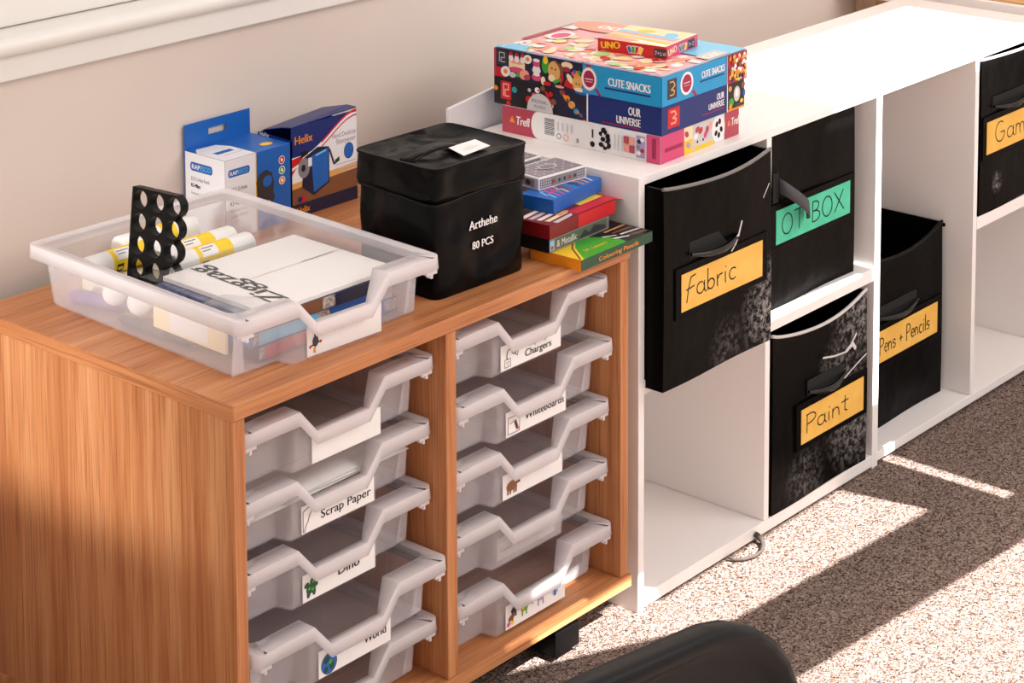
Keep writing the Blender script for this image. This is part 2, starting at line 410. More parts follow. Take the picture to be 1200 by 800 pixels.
def make_tray(label, loc, rz=0):
    t = thing('storage_tray', label, 'tray', loc, rz, 'clear plastic storage trays')
    F = tray_loop(.020, .034, .014, .020, .014, 0.0012, 0.0012, True)
    F2 = tray_loop(.0185, .032, .0125, .0185, .014, .0035, .0035, True)
    A = tray_loop(.0125, .026, .010, .0125, .012, TH, TH-.030, False)
    A1 = tray_loop(.0135, .027, .0108, .0135, .012, TH-.016, TH-.046, True)
    B = tray_loop(.001, .0010, .0010, .001, .010, TH, TH-.030)
    B2 = tray_loop(0, 0, 0, 0, .011, TH-.0015, TH-.0315)
    C = tray_loop(0, 0, 0, 0, .011, TH-.015, TH-.0445)
    MB().loft([F, F2, A1, A], True, False).build('tub', TRAYM, t, smooth=35, solid=.0018)
    MB().loft([A, B, C], False, False).build('rim', RIMM, t, smooth=28, solid=.0022)
    for x in (.006, TW-.006-.016):
        n = MB(); n.prism([(x, .0012, TH-.0152), (x+.016, .0012, TH-.0152), (x+.016, .0012, TH-.020), (x+.009, .0012, TH-.020), (x+.009, .0012, TH-.0245), (x+.006, .0012, TH-.0245), (x+.006, .0012, TH-.020), (x, .0012, TH-.020)], (0, .009, 0))
        n.build('stop_tab', RIMM, t)
    return t
def tray_card(t, x0=.10, x1=.216, z0=.005, z1=.037):
    y = .0088
    c = MB().box((x0, y, z0), (x1, y+.0008, z1)).build('label_card', PAPER, t)
    c['label'] = 'white paper label'
    a = Art((x0, y, z0), (1, 0, 0), (0, 0, 1)); return c, a

LABEL_L = ['frosted tray with a blank white label, top of the left column',
           'frosted tray labelled Scrap Paper in the left column',
           'frosted tray with a green dinosaur on its label',
           'frosted tray with a blue and green globe on its label',
           'frosted tray at the bottom of the left column, cut by the photo edge']
LABEL_R = ['frosted tray labelled Chargers with a plug drawing, top of the right column',
           'frosted tray labelled Whiteboards in the right column',
           'frosted tray with a brown bear on its label',
           'frosted tray with a faint unprinted label, fourth down the right column',
           'frosted tray with several small coloured animals on its label']
ZL = [-.045, -.1265, -.2075, -.289, -.3695]; ZR = [-.0385, -.121, -.204, -.287, -.3715]
YL = [.012, .018, .018, -.006, .010]; YR = [.014, .006, .012, .014, .008]
runner = mat('brown tray runner', (70, 48, 34), .5)
for col, (zs, ys, x0, labs) in enumerate(((ZL, YL, .0225, LABEL_L), (ZR, YR, .3595, LABEL_R))):
    for i, z in enumerate(zs):
        t = make_tray(labs[i], (x0, ys[i], z-TH))
        for xr in (x0-.0043, x0+TW-.006):
            rz0 = H0+z-.0205
            MB().box((xr, .04, rz0), (xr+.0102, CD-.02, rz0+.005)).build('runner', runner, cab)
        key = (col, i)
        if key == (0, 4):
            continue
        if key == (0, 0): c, a = tray_card(t, .112, .222, .004, .036)
        elif key == (0, 1):
            c, a = tray_card(t)
            a.stroke([(.002, .002), (.002, .026), (.018, .031), (.0165, .024), (.012, .019), (.010, .013), (.006, .008), (.004, .002), (.002, .002)], .0009, INK)
            a.text('Scrap Paper', .030, .0090, .0105, INK, w=.080, bold=.0002); a.build('lettering', c)
        elif key == (0, 2):
            c, a = tray_card(t)
            for (x, y, rx, ry, r) in ((.013, .014, .008, .006, .4), (.009, .009, .003, .006, -.2), (.017, .010, .003, .006, .1), (.016, .021, .005, .005, .8), (.006, .019, .004, .003, .5), (.020, .017, .004, .003, -.6)):
                a.ell(x, y, rx, ry, cDGRN, r)
            for (x, y) in ((.010, .014), (.015, .012), (.016, .021)): a.ell(x, y, .0022, .0016, cGRN, .5)
            a.text('Dino', .056, .0130, .0105, INK, w=.034, bold=.0003); a.build('lettering', c)
        elif key == (0, 3):
            c, a = tray_card(t)
            a.ell(.016, .013, .0125, .0125, cDNAVY, 0, 28); a.ell(.016, .013, .0115, .0115, cROYAL, 0, 28)
            for (x, y, rx, ry, r) in ((.012, .018, .005, .0035, .5), (.020, .010, .004, .006, .2), (.011, .007, .003, .004, 0)): a.ell(x, y, rx, ry, cDGRN, r)
            a.ell(.018, .014, .003, .0025, cGRN, .4)
            a.text('World', .072, .0130, .0105, INK, w=.036, bold=.0003); a.build('lettering', c)
        elif key == (1, 0):
            c, a = tray_card(t)
            a.stroke([(.007, .003), (.018, .003), (.018, .013), (.007, .013), (.007, .003)], .0007, INK)
            a.stroke([(.011, .010), (.011, .008)], .0008, INK); a.stroke([(.0145, .010), (.0145, .008)], .0008, INK); a.stroke([(.0128, .0065), (.0128, .005)], .0008, INK)
            a.stroke([(.012, .013)]+arc(.017, .016, .006, .009, 180, 60, 8)+[(.022, .022), (.028, .028)], .0013, INK)
            a.stroke(arc(.025, .022, .0045, .0055, 0, 360, 14), .0009, INK); a.stroke([(.030, .014), (.026, .018), (.033, .020), (.031, .013)], .0009, INK)
            a.text('Chargers', .046, .0065, .0095, INK, w=.051, bold=.0002)
            a.text('Laptop', .052, .0185, .008, cGREY, w=.038); a.build('lettering', c)
        elif key == (1, 1):
            c, a = tray_card(t)
            a.stroke([(.003, .003), (.025, .003), (.026, .024), (.004, .024), (.003, .003)], .0008, INK)
            a.stroke([(.007, .016), (.012, .017), (.015, .019)], .0009, cRED); a.poly([(.015, .017), (.019, .019), (.023, .008), (.019, .006)], cCHAR); a.ell(.022, .007, .002, .002, cRED)
            a.text('Whiteboards', .036, .0125, .010, INK, w=.076, bold=.0002); a.build('lettering', c)
        elif key == (1, 2):
            c, a = tray_card(t)
            a.ell(.017, .015, .0105, .0065, cBRN, .12); a.ell(.0275, .018, .0045, .0038, cBRN, .1); a.ell(.027, .0222, .0014, .0014, cBRN); a.ell(.031, .0165, .0022, .0018, cCHAR)
            for x in (.008, .0125, .0195, .0235): a.poly([(x, .0045), (x+.0028, .0045), (x+.0034, .013), (x, .013)], cBRN)
            a.build('picture', c)
        elif key == (1, 3):
            c = MB().box((.102, .018, .005), (.214, .0186, .034)).build('label_card', mat('faded card', (196, 186, 182), .8), t)
            a = Art((.102, .018, .005), (1, 0, 0), (0, 0, 1))
            for k in range(3): a.rect(.006+.03*k, .010, .028+.03*k, .0125, cGREY)
            a.rect(.004, .019, .05, .0215, cLGREY); a.build('picture', c)
        elif key == (1, 4):
            c, a = tray_card(t, z1=.036)
            for (x, y, s, m1) in ((.016, .022, 1, cCHAR), (.010, .013, .9, cBRN), (.036, .017, 1.1, cGRN), (.068, .020, 1.3, cLILAC), (.097, .023, 1.2, cSKY)):
                a.ell(x, y, .0065*s, .004*s, m1, .25); a.ell(x+.007*s, y+.003*s, .003*s, .0028*s, m1)
                for d in (-.004, .003): a.rect(x+d*s-.001, y-.009*s, x+d*s+.0012, y-.001, m1)
            a.ell(.033, .016, .003, .002, cORG); a.ell(.012, .006, .003, .0025, cYEL); a.ell(.068, .021, .0045, .003, cPINK, .2); a.rect(.094, .010, .0975, .02, cROYAL); a.ell(.004, .006, .002, .003, cPINK)
            a.rect(.050, .020, .056, .022, INK); a.rect(.050, .016, .052, .022, INK); a.build('picture', c)
# loose sheets in the scrap paper tray
for k, (dx, dz, rz, rx) in enumerate(((0, 0, .03, .03), (.006, .006, -.06, .035), (.012, .012, .05, .028))):
    mb = MB(); n = 10; vs = []; fs = []
    for j in range(n+1):
        for i in range(n+1):
            x, y = -.125+.25*i/n, .34*j/n
            vs.append((x, y, .0022*math.sin(i*.9+k)*math.sin(j*.5)*(1-j/n*.4)))
    for j in range(n):
        for i in range(n): a = j*(n+1)+i; fs.append((a, a+1, a+n+2, a+n+1))
    mb.add(vs, fs)
    o = mb.build('paper_sheet', PAPER, None, smooth=60, solid=.0004)
    o.location = (.0225+TW/2+dx-.004, .036, -.1265-TH+.0415+dz*.55+OFF); o.rotation_euler = (-.02, 0, rz*.5)
    tag(o, 'loose white sheet of scrap paper lying in the Scrap Paper tray', 'paper', 'scrap paper sheets')

# ------------------------------------------------------------------ tray on top and what lies in it
ttl = (.0335, .0265)
TR = -.048
tt = make_tray('open frosted tray full of craft supplies standing on the cabinet top', (ttl[0], ttl[1], 0), TR)
c, a = tray_card(tt, .105, .218, .005, .040)
c['label'] = 'white paper label with a small rocket drawing'
a.ell(.012, .016, .0045, .0065, cCHAR); a.ell(.012, .024, .0022, .0035, cCHAR); a.ell(.0105, .0285, .0018, .0012, cCHAR, .6)
a.poly([(.004, .0125), (.020, .0155), (.020, .0135), (.004, .0105)], cCHAR); a.ell(.004, .011, .0018, .0018, cRED); a.ell(.0195, .014, .0018, .0018, cRED); a.poly([(.0095, .009), (.013, .010), (.0115, .006), (.0125, .002), (.0085, .004)], cORG)
a.build('picture', c)
ct, stt = math.cos(TR), math.sin(TR)
def inT(x, y, z=0):      # tray coordinates -> place
    return (ttl[0]+x*ct-y*stt, ttl[1]+x*stt+y*ct, z)
YELG = C_('glue stick yellow', 246, 208, 28); GLW = mat('glue stick white', (240, 238, 236), .35, .5)
def glue(label, p, rz, L=.098, R=.0135, tilt=0):
    t = thing('glue_stick', label, 'glue stick', (p[0], p[1], p[2]+R), 0, 'glue sticks in the tray', rot=(0, tilt, rz))
    MB().lathe([(R*.9, 0), (R, .002), (R, .030), (R*.985, .0305), (R*.985, L*.72)], axis='X').build('barrel', GLW, t, smooth=40)
    MB().lathe([(R*1.012, .030), (R*1.012, L*.70)], axis='X').build('label_band', YELG, t, smooth=40)
    MB().lathe([(R*.86, L*.70), (R*1.03, L*.705), (R*1.03, L*.97), (R*.93, L)], axis='X').build('cap', GLW, t, smooth=40)
    mb = MB()
    def on(a0, a1, x0, x1, m, rr):
        n = 6; l0 = [(x0, rr*math.cos(a0+(a1-a0)*k/n), rr*math.sin(a0+(a1-a0)*k/n)) for k in range(n+1)]; l1 = [(x1, p[1], p[2]) for p in l0]
        mb.loft([l0, l1], False, False, m, closed=False)
    on(PI*1.0, PI*1.35, .034, .044, cDGRN, R*1.02); on(PI*.55, PI*.9, .036, .060, GLW, R*1.02); on(PI*.62, PI*.66, .038, .056, cGREY, R*1.025); on(PI*.72, PI*.75, .038, .050, cGREY, R*1.025); on(PI*1.08, PI*1.16, .0355, .0425, cYEL, R*1.027)
    mb.build('printed_design', None, t)
    return t
GZ = .0365
glue('white and yellow glue stick nearest the left rim of the open tray', (.085, .350, GZ), -.03, L=.122, R=.0142)
glue('glue stick lying furthest back against the wall side of the tray', (.158, .3835, GZ), -.05, L=.118, R=.0142)
glue('glue stick behind the black twelve-hole holder, middle of its row', (.160, .3135, GZ), -.04, L=.118, R=.0142)
glue('glue stick with a white cap lying closest to the bagged craft pack', (.158, .2800, GZ), -.05, L=.118, R=.0142)
# clear box of bits that the sticks rest on
MB_ = MB()
o = thing('sponge_block', 'cream foam block at the back of the open tray under the glue sticks', 'sponge', (.112, .284, .004), TR)
MB().box((0, 0, 0), (.175, .122, .0318)).build('foam', noisy('cream foam', (236, 224, 200), (244, 234, 214), 60, .9, .3, .003), o, bevel=.004)
MB().box((.06, -.0006, .006), (.15, 0, .018)).build('price_sticker', cLGREY, o)
# twelve-hole holder
th = thing('glue_stick_holder', 'black plastic holder with twelve round holes standing in the open tray', 'holder', (.122, .322, .0375), 0, rot=(math.radians(-7), 0, math.radians(-84)))
mb = MB(); R0, R1, PZ = .0112, .0128, .0272
for i in range(3):
    for j in range(4):
        cx, cz = .0138+i*PZ*.99, .0138+j*PZ
        n = 24; oi = [(R0*math.cos(2*PI*k/n), R0*math.sin(2*PI*k/n)) for k in range(n)]
        oo = []
        for k in range(n):
            a = 2*PI*k/n; ca, sa = math.cos(a), math.sin(a)
            q = min(.0138/max(abs(ca), 1e-6), .0138/max(abs(sa), 1e-6), .0192)
            if (i == 2 and ca > .3): q = .0130
            oo.append((q*ca, q*sa))
        D0, D1 = 0, .012
        ls = [[(cx+x, D0, cz+z) for x, z in oi], [(cx+x, D0, cz+z) for x, z in oo], [(cx+x, D1, cz+z) for x, z in oo], [(cx+x, D1, cz+z) for x, z in oi], [(cx+x, D0, cz+z) for x, z in oi]]
        mb.loft(ls, False, False)
mb.build('honeycomb', BLACKP, th, smooth=35)
# magazines and the bagged pack
px, py = inT(.058, .042)[:2]
for k, (m1, lab, dx, dy, z) in enumerate(((cDNAVY, 'dark navy magazine at the bottom of the pile in the open tray', .004, 0, .0034), (cROYAL, 'blue covered magazine in the middle of the pile in the open tray', -.002, .004, .0196), (noisy('denim blue cover', (52, 62, 104), (112, 122, 160), 90, .4), 'mottled blue magazine on top of the pile, under the clear bag', .002, .002, .0358))):
    t = thing('magazine', lab, 'magazine', (px+dx, py+dy, z), TR+.04-.02*k, 'magazines in the open tray')
    MB().box((0, 0, .0), (.222, .175, .0009)).box((0, 0, .0151), (.222, .175, .0160)).box((-.0004, 0, 0), (.0008, .175, .0160)).build('cover', m1, t)
    MB().box((.001, .0012, .001), (.220, .1735, .0150)).build('pages', noisy('page edges %d' % k, (206, 196, 186), (150, 120, 110), 240, .8), t)
    a = Art((0, 0, 0), (1, 0, 0), (0, 0, 1)); a.rect(.01, .0004, .10, .0156, cRED if k == 0 else cSKY if k == 1 else cBRN); a.rect(.12, .0004, .20, .0156, cROYAL if k < 2 else cDNAVY); a.build('printed_design', t)
pk = thing('craft_pack', 'clear polythene bag of white craft sheets printed with upside down black lettering', 'pack', (px-.010, py-.004, .0522), TR+.02)
def sheet(w, d, z0, amp, seed, nx=16, ny=14):
    rnd = random.Random(seed); vs = []; fs = []; ph = [rnd.uniform(0, 6) for _ in range(6)]
    for j in range(ny+1):
        for i in range(nx+1):
            u, v = i/nx, j/ny
            z = z0 + amp*(math.sin(u*5+ph[0])*math.sin(v*4+ph[1])+.5*math.sin(u*11+ph[2]+v*6)+.4*math.sin(v*13+ph[3]-u*5))
            vs.append((u*w, v*d, z))
    for j in range(ny):
        for i in range(nx): a = j*(nx+1)+i; fs.append((a, a+1, a+nx+2, a+nx+1))
    return vs, fs
MB().box((.024, .004, 0), (.230, .184, .006)).build('card_sheets', PAPER, pk, bevel=.001)
a = Art((.016, .004, .006), (1, 0, 0), (0, 1, 0), .0004)
a.text('Ziggzag', .056, .012, .026, INK, w=.160, rot=math.radians(88), shear=.1, bold=.0014)
a.rect(.06, .094, .214, .0948, cGREY); a.rect(.15, .0935, .20, .0955, cCHAR)
a.mb.v = [v for v in a.mb.v]
po = a.build('lettering', pk)
mb = MB(); v, f = sheet(.245, .195, .0080, .0007, 3); mb.add(v, f)
v2, f2 = sheet(.245, .185, .0002, 0, 4); 
mb.build('bag_film', CELLO, pk, smooth=60)
mb = MB()
mb.add([(-.022, .0, .004), (.03, -.006, .010), (.040, .03, .0125), (.020, .07, .0125), (-.022, .075, .006), (-.004, .03, .019)], [(0, 1, 5), (1, 2, 5), (2, 3, 5), (3, 4, 5), (4, 0, 5)])
mb.build('bag_flap', CELLO, pk, solid=.0003)
# pens and oddments seen through the tray wall
MARK = mat('marker grey', (56, 54, 62), .4); PURP = mat('purple plastic', (120, 96, 150), .4)
def marker(lab, p, rz, L, R, m1, capm, name='marker_pen', cat='pen'):
    t = thing(name, lab, cat, (p[0], p[1], p[2]+R), 0, None, rot=(0, 0, rz))
    MB().lathe([(R*.55, -.004), (R, .004), (R, L*.62)], axis='X').build('barrel', m1, t, smooth=40)
    MB().lathe([(R*1.08, L*.62), (R*1.08, L*.92), (R*.5, L)], axis='X').build('cap', capm, t, smooth=40)
p = inT(.034, .352); marker('purple pen at the back corner of the open tray', (p[0], p[1], .003), TR-1.25, .075, .009, PURP, PURP)
p = inT(.031, .250); marker('black marker pen lying along the left wall of the open tray', (p[0], p[1], .003), TR-1.50, .125, .0068, MARK, BLACKP)
p = inT(.045, .225); marker('grey marker pen next to the black one in the open tray', (p[0], p[1], .003), TR-1.52, .13, .006, MARK, MARK)
for k, (x, y, z) in enumerate(((.036, .270, .020), (.036, .222, .020))):
    p = inT(x, y); t = thing('foam_ball', 'round white foam ball seen through the tray wall, ' + ('further back' if k == 0 else 'nearer the front'), 'ball', (p[0], p[1], z))
    prof = [(.0155*math.sin(PI*i/12)+1e-5, -.0155*math.cos(PI*i/12)) for i in range(13)]
    MB().lathe(prof, (0, 0, .0155)).build('foam', PAPER, t, smooth=60); MB().lathe([(.003, .0300), (.0032, .0311)]).build('stem_hole', cGREY, t)
p = inT(.030, .06); t = thing('card_wallet', 'cream cardboard wallet standing along the left wall of the open tray', 'card', (p[0], p[1], .016), TR)
MB().box((0, 0, 0), (.0035, .13, .034)).build('card', cCREAM, t); MB().box((-.0008, .03, .004), (0, .10, .026)).build('sticker', PAPER, t)

# ------------------------------------------------------------------ boxes at the back of the cabinet
RB = mat('box card white', (238, 236, 240), .45, .4)
rap = thing('hole_punch_box', 'small blue and white hole punch carton with a hanging tab', 'box', (.3645, .416, 0))
X, Y, Z = .117, .101, .107
MB().box((0, 0, 0), (X, Y*.78, Z)).build('carton', cROYAL, rap, bevel=.0008)
mb = MB(); zt = .141; hx0, hx1, hz0, hz1 = .042, .074, .120, .129
y0 = Y*.78+.0002; y1 = y0+.0014
for a_, b_ in (((0, y0, 0), (X, y1, hz0)), ((0, y0, hz0), (hx0, y1, hz1)), ((hx1, y0, hz0), (X, y1, hz1)), ((0, y0, hz1), (X, y1, zt))): mb.box(a_, b_)
tb = mb.build('hanging_tab', cROYAL, rap)
yy = Y*.78
a = Art((0, yy, 0), (0, -1, 0), (0, 0, 1)); a.rect(.0004, 0, yy, Z, RB)
def rp(a, x, y, s):
    a.rect(x, y, x+.040*s, y+.013*s, cROYAL); a.ell(x, y+.0065*s, .004*s, .0065*s, cROYAL); a.ell(x+.04*s, y+.0065*s, .004*s, .0065*s, cROYAL)
    a.text('RAP', x, y+.003*s, .0072*s, cWHITE, w=.017*s, bold=.0003); a.text('ESCO', x+.018*s, y+.003*s, .0072*s, cSKY, w=.022*s)
rp(a, .014, Z-.024, .92)
a.text('ECO 2-Hole Punch', .012, Z-.037, .0052, cCHAR, w=.036); a.text('R2-40px', .012, Z-.046, .0052, INK, w=.018, bold=.0003); a.text('Perforateur 2 trous', .012, Z-.056, .004, cGREY, w=.030)
a.build('printed_design', rap)
a = Art((0, 0, 0), (1, 0, 0), (0, 0, 1)); a.rect(0, 0, X*.46, Z, RB); a.rect(X*.455, 0, X*.47, Z, cYEL)
rp(a, .008, Z-.024, .80); a.text('ECO 2-Hole', .008, Z-.044, .0058, cCHAR, w=.030); a.text('Punch', .008, Z-.053, .0058, cCHAR, w=.016); a.text('R2-40px', .008, Z-.062, .0055, INK, w=.020, bold=.0003)
a.text('Perforateur 2 trous', .008, Z-.071, .004, cGREY, w=.030); a.text('Locher 40 Blatt', .008, Z-.079, .004, cGREY, w=.030)
for k, m1 in enumerate((cRED, cGRN, cORG)): a.ell(X*.86, Z-.020-.014*k, .0058, .0058, cWHITE); a.ell(X*.86, Z-.020-.014*k, .0048, .0048, m1); a.ell(X*.86, Z-.020-.014*k, .002, .0026, cWHITE, .6)
pts = [(x+.004, y+.014) for x, y in [(.050, .052), (.056, .062), (.068, .066), (.078, .060), (.082, .046), (.080, .034), (.083, .026), (.078, .018), (.072, .016), (.066, .028), (.060, .014), (.055, .020)]]
a.poly(pts, cCHAR); a.ell(.074, .064, .0085, .0075, cROYAL, .3); a.rect(.067, .022, .070, .036, cGREY); a.poly([(.070, .032), (.078, .038), (.076, .028)], cLGREY)
a.build('printed_design', rap)
a = Art((0, 0, Z), (1, 0, 0), (0, 1, 0)); a.poly([(0, 0), (X*.46, 0), (X*.46, yy*.62), (X*.38, yy*.86), (X*.1, yy*.9), (0, yy*.7)], RB); a.rect(.014, .030, .044, .040, cROYAL); a.rect(.018, .020, .05, .022, cLGREY); a.ell(X*.78, yy*.25, .010, .007, cYEL); a.build('printed_design', rap)

hel = thing('sharpener_box', 'taller navy and white desk sharpener carton beside the hole punch box', 'box', (.4845, .4165, 0))
X, Y, Z = .124, .066, .134
mb = MB()
zl = Z-.024
mb.prism([(0, 0, 0), (0, Y, 0), (0, Y, zl), (0, 0, zl-.002)], (.0012, 0, 0)); mb.box((0, 0, 0), (X, .0012, Z-.008)); mb.box((0, Y-.0012, 0), (X, Y, Z-.0245)); mb.box((X-.0012, 0, 0), (X, Y, Z-.0245)); mb.box((0, 0, 0), (X, Y, .0012))
mb.build('carton', cNAVY, hel)
mb = MB(); mb.add([(0, 0, Z-.008), (X, 0, Z-.004), (X, .018, Z-.004), (X, Y, Z-.016), (.01, Y, Z-.024), (.004, .022, Z-.012)], [(0, 1, 2, 5), (5, 2, 3, 4)]); mb.build('lid_flap', cNAVY, hel, solid=.0012)
a = Art((0, 0, 0), (1, 0, 0), (0, 0, 1)); zz = Z-.009
a.poly([(0, .018), (X, .018), (X, .050), (0, .044)], cBRN); a.poly([(0, .040), (X, .044), (X, .054), (0, .050)], cTAN)
curve = [(0, .084)] + [(X*t, .084+.040*sm(max(0, (t-.18)/.75))) for t in (.2, .3, .4, .5, .6, .7, .8, .9, 1.0)]
a.poly([(0, .048), (X, .053)] + list(reversed(curve)), RB)
a.poly([(0, .060), (0, .082), (.02, .084), (.030, .092), (.014, .074)], cRED); a.poly([(0, .070), (.02, .076), (.016, .072), (0, .066)], cWHITE)
for d, w_ in ((.004, .003), (-.003, .0022)):
    a.poly([(x+.006, y+d) for x, y in curve[3:]] [:-1] + [(X, .124+d)] + [(X, .124+d-w_)] + [(x+.006, y+d-w_) for x, y in reversed(curve[3:-1])], cRED)
a.text('Helix', .006, .101, .012, cORG, w=.033, bold=.0004)
a.text('Hand Desktop', .076, .0945, .0070, cGREY, w=.046); a.text('Sharpener', .084, .0852, .0072, cGREY, w=.038)
a.ell(.108, .072, .0095, .0115, cNAVY); a.ell(.108, .072, .0085, .0105, cROYAL)
a.poly([(.018, .040), (.022, .080), (.048, .090), (.070, .086), (.070, .036), (.040, .024)], cDNAVY); a.poly([(.036, .080), (.068, .085), (.068, .038), (.040, .028)], cROYAL)
a.ell(.022, .066, .011, .014, cGREY); a.ell(.021, .066, .004, .005, cBLACK); a.rect(.030, .066, .037, .078, cWHITE); a.poly([(.016, .080), (.030, .084), (.030, .090), (.018, .088)], cBLACK)
a.poly([(.069, .082), (.078, .058), (.081, .059), (.072, .083)], cCHAR); a.poly([(.080, .058), (.090, .062), (.089, .068), (.081, .064)], cDGRN); a.poly([(.044, .080), (.064, .0835), (.064, .081), (.044, .0775)], cSKY)
a.ell(.020, .024, .0045, .0045, cRED); a.ell(.014, .024, .004, .004, cNAVY)
for k in range(3): a.rect(.082+.006*k, .056-.006*k, .122, .0575-.006*k, cLGREY)
a.rect(0, 0, X, .018, cDNAVY); a.text('Helix', .008, .005, .009, cORG, w=.024, bold=.0003); a.build('printed_design', hel)
a = Art((0, Y, 0), (0, -1, 0), (0, 0, 1)); a.text('Helix', .004, Z-.030, .008, cWHITE, w=.018); a.text('Hand Desktop', .027, Z-.034, .0045, cSKY, w=.028); a.text('Sharpener', .034, Z-.042, .004, cSKY, w=.020); a.build('printed_design', hel)

# ------------------------------------------------------------------ black zipped marker bag
bag = thing('marker_bag', 'black zip-lid marker bag with white lettering standing on the cabinet', 'bag', (.4545, .1145, 0), math.radians(-2))
def ringp(hx, hy, z, r, n=64, wob=0, seed=0, tilt=0):
    pts = []
    for k in range(n):
        a = 2*PI*k/n; c, s_ = math.cos(a), math.sin(a); p = 2/13
        x = hx*math.copysign(abs(c)**p, c); y = hy*math.copysign(abs(s_)**p, s_)
        q = 1+wob*math.sin(3*a+seed)+wob*.7*math.sin(7*a+seed*2.3)
        pts.append((x*q, y*q, z+tilt*(x/hx)))
    return pts
hx, hy = .0815, .0690
ls = [ringp(hx*.975, hy*.97, 0, 0), ringp(hx*.99, hy*.985, .003, 0)]
for k in range(1, 15): ls.append(ringp(hx*(1.0-.012*math.sin(k*.45)), hy*(1.0-.014*math.sin(k*.5+.4)), .003+.116*k/14, 0, wob=.006, seed=k*.42))
MB().loft(ls).build('body', BAGS, bag, smooth=60)
ls = [ringp(hx*1.0, hy*1.0, .1205, 0), ringp(hx*1.03, hy*1.035, .1220, 0, wob=.004), ringp(hx*1.04, hy*1.045, .129, 0, wob=.006, seed=1), ringp(hx*1.02, hy*1.03, .144, 0, wob=.012, seed=2), ringp(hx*1.03, hy*1.03, .160, 0, wob=.006, seed=3), ringp(hx*1.01, hy*1.01, .1635, 0), ringp(hx*.93, hy*.92, .1600, 0), ringp(hx*.55, hy*.5, .1570, 0), ringp(hx*.1, hy*.1, .1575, 0)]
MB().loft(ls).build('lid', BAGS, bag, smooth=60)
ring = ringp(hx*1.022, hy*1.022, .1200, 0); ring2 = [(x, y, .1200+.0022*math.sin(3*math.atan2(y, x))) for x, y, z in ring]
MB().tube(ring2+ring2[:2], .0018, 6).build('zip', BLACKP, bag, smooth=60)
ring = ringp(hx*1.03, hy*1.03, .1625, 0); MB().tube(ring+ring[:2], .0018, 6).build('piping', BAGS, bag, smooth=60)
st = []
for k in range(13):
    t_ = k/12; st.append((-.066+.098*t_, -.004+.004*t_, .1585+.0065*math.sin(PI*t_)))
mb = MB(); l0 = [(x, y-.011, z) for x, y, z in st]; l1 = [(x, y+.011, z+.001) for x, y, z in st]; mb.loft([l0, l1], False, False, closed=False)
mb.build('carry_strap', BAGS, bag, smooth=60, solid=.0018)
MB().add([(0,0,0)], []) 
mb = MB(); mb.add([(-.008, -.046, .1612), (.046, -.040, .1612), (.052, -.008, .1620), (.0, -.012, .1632)], [(0, 1, 2, 3)]); so = mb.build('sticker', PAPER, bag, solid=.0005); so['label'] = 'white paper sticker'
a = Art((0, -.046, .1620), (1, .1, 0), (0, 1, 0)); 
for k in range(3): a.rect(.006, .012+.006*k, .036-.005*k, .0135+.006*k, cLGREY)
a.build('printed_design', so)
a = Art((-.0795, -hy*1.012, 0), (1, 0, 0), (0, 0, 1), .0012)
a.text('Arthehe', .0545, .076, .0112, cWHITE, w=.050, bold=.0003); a.text('80 PCS', .0600, .0505, .0100, cWHITE, w=.037, bold=.0003)
def serif(x, y): a.rect(x-.0012, y-.0004, x+.0026, y+.0004, cWHITE)
for x in (.0555, .0625, .0665, .0725, .081, .0846, .0945, .0985): serif(x, .0762)
a.build('lettering', bag)

# ------------------------------------------------------------------ stack of stationery boxes
def carton(name, lab, cat, loc, rz, X, Y, Z, m, bev=.0006, group=None):
    t = thing(name, lab, cat, loc, rz, group); MB().box((0, 0, 0), (X, Y, Z)).build('carton', m, t, bevel=bev); return t
g = carton('pencil_box', 'flat green and yellow colouring pencil box at the bottom of the stack', 'box', (.569, -.0165, 0), math.radians(1.2), .1525, .082, .0142, cDGRN)
a = Art((0, .082, 0), (0, -1, 0), (0, 0, 1)); a.rect(0, 0, .082, .0142, cORG); a.build('printed_design', g)
a = Art((0, 0, 0), (1, 0, 0), (0, 0, 1)); a.text('Colouring Pencils', .036, .004, .0060, cORG, w=.085, shear=.15, bold=.0002); a.build('lettering', g)
a = Art((0, 0, .0142), (1, 0, 0), (0, 1, 0)); a.rect(0, 0, .152, .082, cYEL)
a.poly([(.006, 0), (.120, 0), (.112, .022), (.080, .048), (.052, .050), (.034, .036)], cGRN); a.poly([(.096, 0), (.152, 0), (.152, .082), (.070, .082), (.078, .050), (.100, .020)], cBLACK)
for k in range(6): a.poly([(.118-.004*k, .012+.010*k), (.150, .006+.012*k), (.150, .010+.012*k), (.118-.004*k, .016+.010*k)], (cBRN, cLGREY, cBRN, cTAN, cCHAR, cBRN)[k])
a.poly([(.094, .018), (.116, .010), (.117, .013), (.096, .022)], cWHITE); a.poly([(.088, .032), (.108, .024), (.108, .027), (.09, .036)], cLGREY)
a.text('24 colours', .030, .016, .008, cYEL, w=.046, shear=.2); a.stroke([(.003, .004), (.030, .038), (.052, .053), (.084, .050)], .002, cDGRN); a.build('printed_design', g)
mt = carton('metallic_pencil_box', 'grey green metallic pencil box between the red and the green box', 'box', (.563, .031, .0147), math.radians(2), .128, .060, .0180, cBLACK)
a = Art((0, 0, 0), (1, 0, 0), (0, 0, 1)); a.rect(.0005, .0004, .1275, .0176, cGREY); a.rect(.002, .003, .010, .015, cSKY); a.ell(.006, .006, .003, .0025, cROSE); a.rect(.012, .002, .124, .016, mat('print olive', (88, 96, 80), .4)); a.text('& Metallic', .016, .0045, .0095, cLGREY, w=.042, bold=.0003); a.poly([(.062, .003), (.075, .013), (.085, .006), (.095, .014), (.120, .008), (.120, .003)], cCHAR); a.build('printed_design', mt)
rd = carton('red_pencil_box', 'dark red pencil box with an open end flap in the middle of the stack', 'box', (.5615, .0285, .0331), math.radians(2.5), .143, .055, .0185, cDRED)
